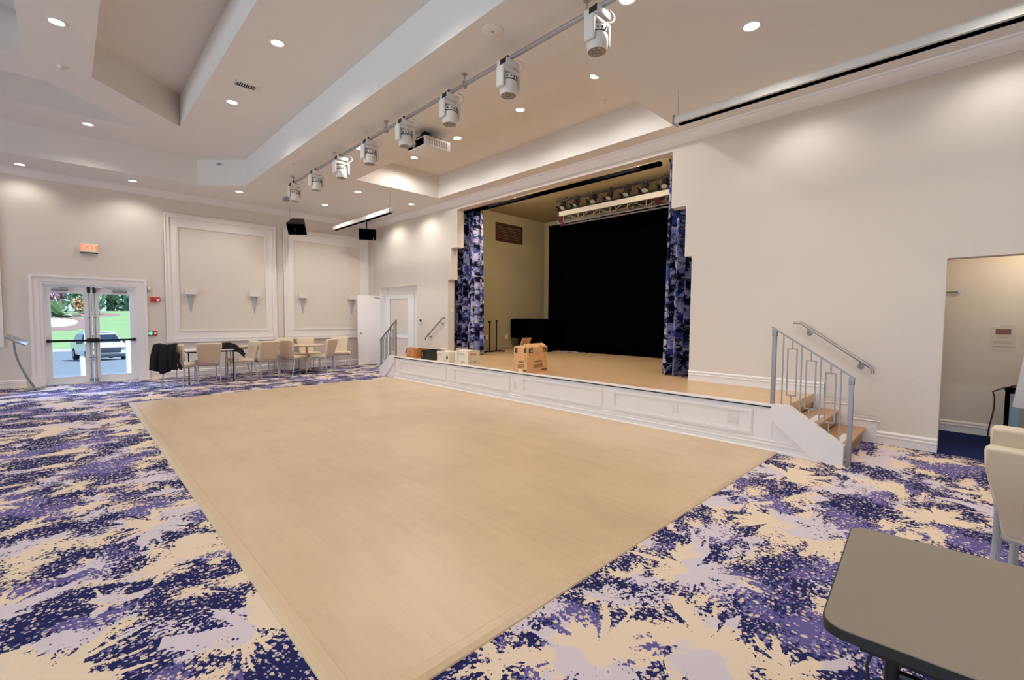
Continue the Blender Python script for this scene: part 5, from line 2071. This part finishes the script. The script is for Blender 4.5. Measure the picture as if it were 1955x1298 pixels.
def bush(name, label, cat, x, y, r, h, m, seed, leaves=260, trunk=False, grp=None, zoff=0.0, lsize=0.42):
    p = thing(name, label, cat, (x, y, hill_z(x, y) + zoff), 0, grp)
    r_ = random.Random(seed)
    mb = MB()
    z0 = h * 0.25 if trunk else 0.0
    for i in range(leaves):
        a, b_ = r_.uniform(0, 2 * PI), r_.uniform(-1, 1)
        k = (0.55 + 0.45 * r_.random()) * (1 + 0.18 * math.sin(3 * a + seed))
        c = Vector((r * k * math.cos(a) * math.sqrt(1 - b_ * b_), r * k * math.sin(a) * math.sqrt(1 - b_ * b_), z0 + (h - z0) * (0.5 + 0.5 * b_ * k)))
        E_ = Euler((r_.uniform(0, 6), r_.uniform(0, 6), r_.uniform(0, 6))).to_matrix()
        s = lsize * r_.uniform(0.6, 1.2)
        q = [E_ @ Vector(v) * s + c for v in ((-1, 0, 0), (0, -0.45, 0.12), (1, 0, 0), (0, 0.45, 0.12))]
        mb.add(q, [(0, 1, 2), (0, 2, 3)])
    f = mb.build('foliage', m, p, smooth=False)
    mb = MB()
    mb.tube([(0, 0, -0.2), (0.1, 0, h * 0.35), (0.0, 0.1, h * 0.7)], [0.14, 0.1, 0.04], 7)
    mb.build('trunk', M_bark, p)
    return p


bush('magenta_shrub', 'magenta-leaved shrub at the upper left of the left door pane', 'shrub', -2.1, 87.0, 2.0, 4.5, M_leafpink, 1, 420, lsize=0.3)
bush('flower_bush', 'orange flowering bush right of the agave, left pane', 'shrub', 1.35, 89.0, 0.75, 2.0, M_leaforange, 2, 200, lsize=0.26)
bush('green_bush', 'pale green bush at the right edge of the left pane', 'shrub', 2.3, 89.5, 1.4, 3.2, M_leafpale, 3, 240, lsize=0.25)
POS = ('far left', 'left', 'behind the magenta shrub', 'behind the agave', 'behind the door stiles', 'centre of the right pane', 'right part of the right pane', 'right', 'far right')
for i in range(9):
    x = -13 + i * 3.9
    bush('hedge_tree', 'dark green tree of the backdrop row beyond the lawn, ' + POS[i], 'tree', x, 95.0 + (i % 3) * 1.2, 2.7, 9.0 + (i % 2), M_leafdark, 20 + i, 2200, False, 'trees beyond the lawn', -0.2, 0.62)

# pickup-like white car
car = thing('car', 'white pickup-size car parked outside, its front seen through the right door pane', 'car', (1.50, 40.0, -1.52), math.radians(9))
# local: front towards -Y
prof = [(-2.55, 0.38), (-2.62, 0.62), (-2.56, 0.98), (-2.45, 1.06), (-1.15, 1.16), (-0.45, 1.72), (-0.1, 1.84), (1.25, 1.86), (1.75, 1.70), (2.2, 1.18), (2.55, 1.12), (2.6, 0.5), (2.5, 0.38)]
mb = MB()
sec = ((-0.98, 0.93, 0.98), (-0.93, 1.0, 1.0), (0.93, 1.0, 1.0), (0.98, 0.93, 0.98))


def body_pt(u, p):
    y, z = p
    taper = 1.0 if z < 1.1 else 1.0 - 0.24 * (z - 1.1) / 0.75
    return (u * taper, y, z)


n = len(prof)
vs = []
for u, sy, sz in sec:
    for p in prof:
        x, y, z = body_pt(u, (p[0] * (0.985 if abs(u) > 0.95 else 1), p[1] if abs(u) < 0.95 else 0.05 + p[1] * 0.965))
        vs.append((x, y, z))
fs = [(i * n + j, i * n + (j + 1) % n, (i + 1) * n + (j + 1) % n, (i + 1) * n + j) for i in range(3) for j in range(n)]
tri = tessellate_polygon([[Vector((p[0], p[1], 0)) for p in prof]])
fs += [tuple(q) for q in tri] + [tuple(i + 3 * n for i in q) for q in tri]
mb.add(vs, fs)
body = mb.build('body', M_carwhite, car)
mb = MB()
mb.add([(-0.86, -1.08, 1.20), (0.86, -1.08, 1.20), (0.74, -0.47, 1.695), (-0.74, -0.47, 1.695)], [(0, 1, 2, 3)])
o = mb.build('windshield', M_carglass, car, 'dark windshield', smooth=False)
o.modifiers.new('t', 'SOLIDIFY').thickness = 0.02
for s, nm in ((-1, 'l'), (1, 'r')):
    mb = MB()
    mb.add([(s * 0.985, -0.85, 1.20), (s * 0.985, 1.7, 1.20), (s * 0.82, 1.35, 1.70), (s * 0.82, -0.3, 1.70)], [(0, 1, 2, 3)])
    o = mb.build('side_window', M_carglass, car, smooth=False)
    o.modifiers.new('t', 'SOLIDIFY').thickness = 0.03
    mb = MB()
    mb.rbox(s * 1.12 - 0.12, s * 1.12 + 0.12, -0.88, -0.76, 1.14, 1.30, 0.03)
    mb.build('side_mirror', M_cardark, car)
    mb = MB()
    mb.rbox(s * 0.72 - 0.2, s * 0.72 + 0.2, -2.62, -2.45, 0.80, 0.98, 0.03)
    mb.build('headlight', M_lens, car)
    for y in (-1.65, 1.6):
        mb = MB()
        mb.lathe([(0.2, -0.13), (0.37, -0.12), (0.39, -0.06), (0.39, 0.06), (0.37, 0.12), (0.2, 0.13)], 20, Matrix.Translation((s * 0.88, y, 0.39)) @ Matrix.Rotation(PI / 2, 4, 'Y'))
        w_ = mb.build('wheel', M_tyre, car)
        mb = MB()
        mb.lathe([(0.22, 0.0), (0.2, 0.02), (0.05, 0.03)], 12, Matrix.Translation((s * 1.0, y, 0.39)) @ Matrix.Rotation(s * PI / 2, 4, 'Y'))
        mb.build('hubcap', M_greypaint, w_)
mb = MB()
mb.rbox(-0.5, 0.5, -2.66, -2.5, 0.66, 0.98, 0.03)
mb.build('grille', M_cardark, car, 'dark grille')
mb = MB()
mb.rbox(-0.98, 0.98, -2.72, -2.45, 0.36, 0.58, 0.05)
mb.build('bumper', M_cardark, car, 'dark front bumper')
mb = MB()
mb.box(-0.7, 0.7, -0.3, 1.3, 1.86, 1.89)
mb.build('roof_rails', M_carwhite, car, smooth=False)
for x, y, lab in ((0.27, 16.5, 'short white bollard outside seen at the right edge of the left pane'), (1.22, 16.8, 'cream bollard outside at the right edge of the right pane')):
    b_ = thing('bollard', lab, 'bollard', (x, y, ground_z(y)), 0, 'bollards outside the exit door')
    h = 0.55 if x < 1 else 1.0
    mb = MB()
    mb.lathe([(0.055, 0), (0.055, h - 0.05), (0.04, h - 0.015), (0.001, h)], 16)
    mb.build('post', M_bollard, b_)
    mb = MB()
    mb.lathe([(0.10, 0.0), (0.10, 0.02)], 16)
    mb.build('base_plate', M_concrete, b_)
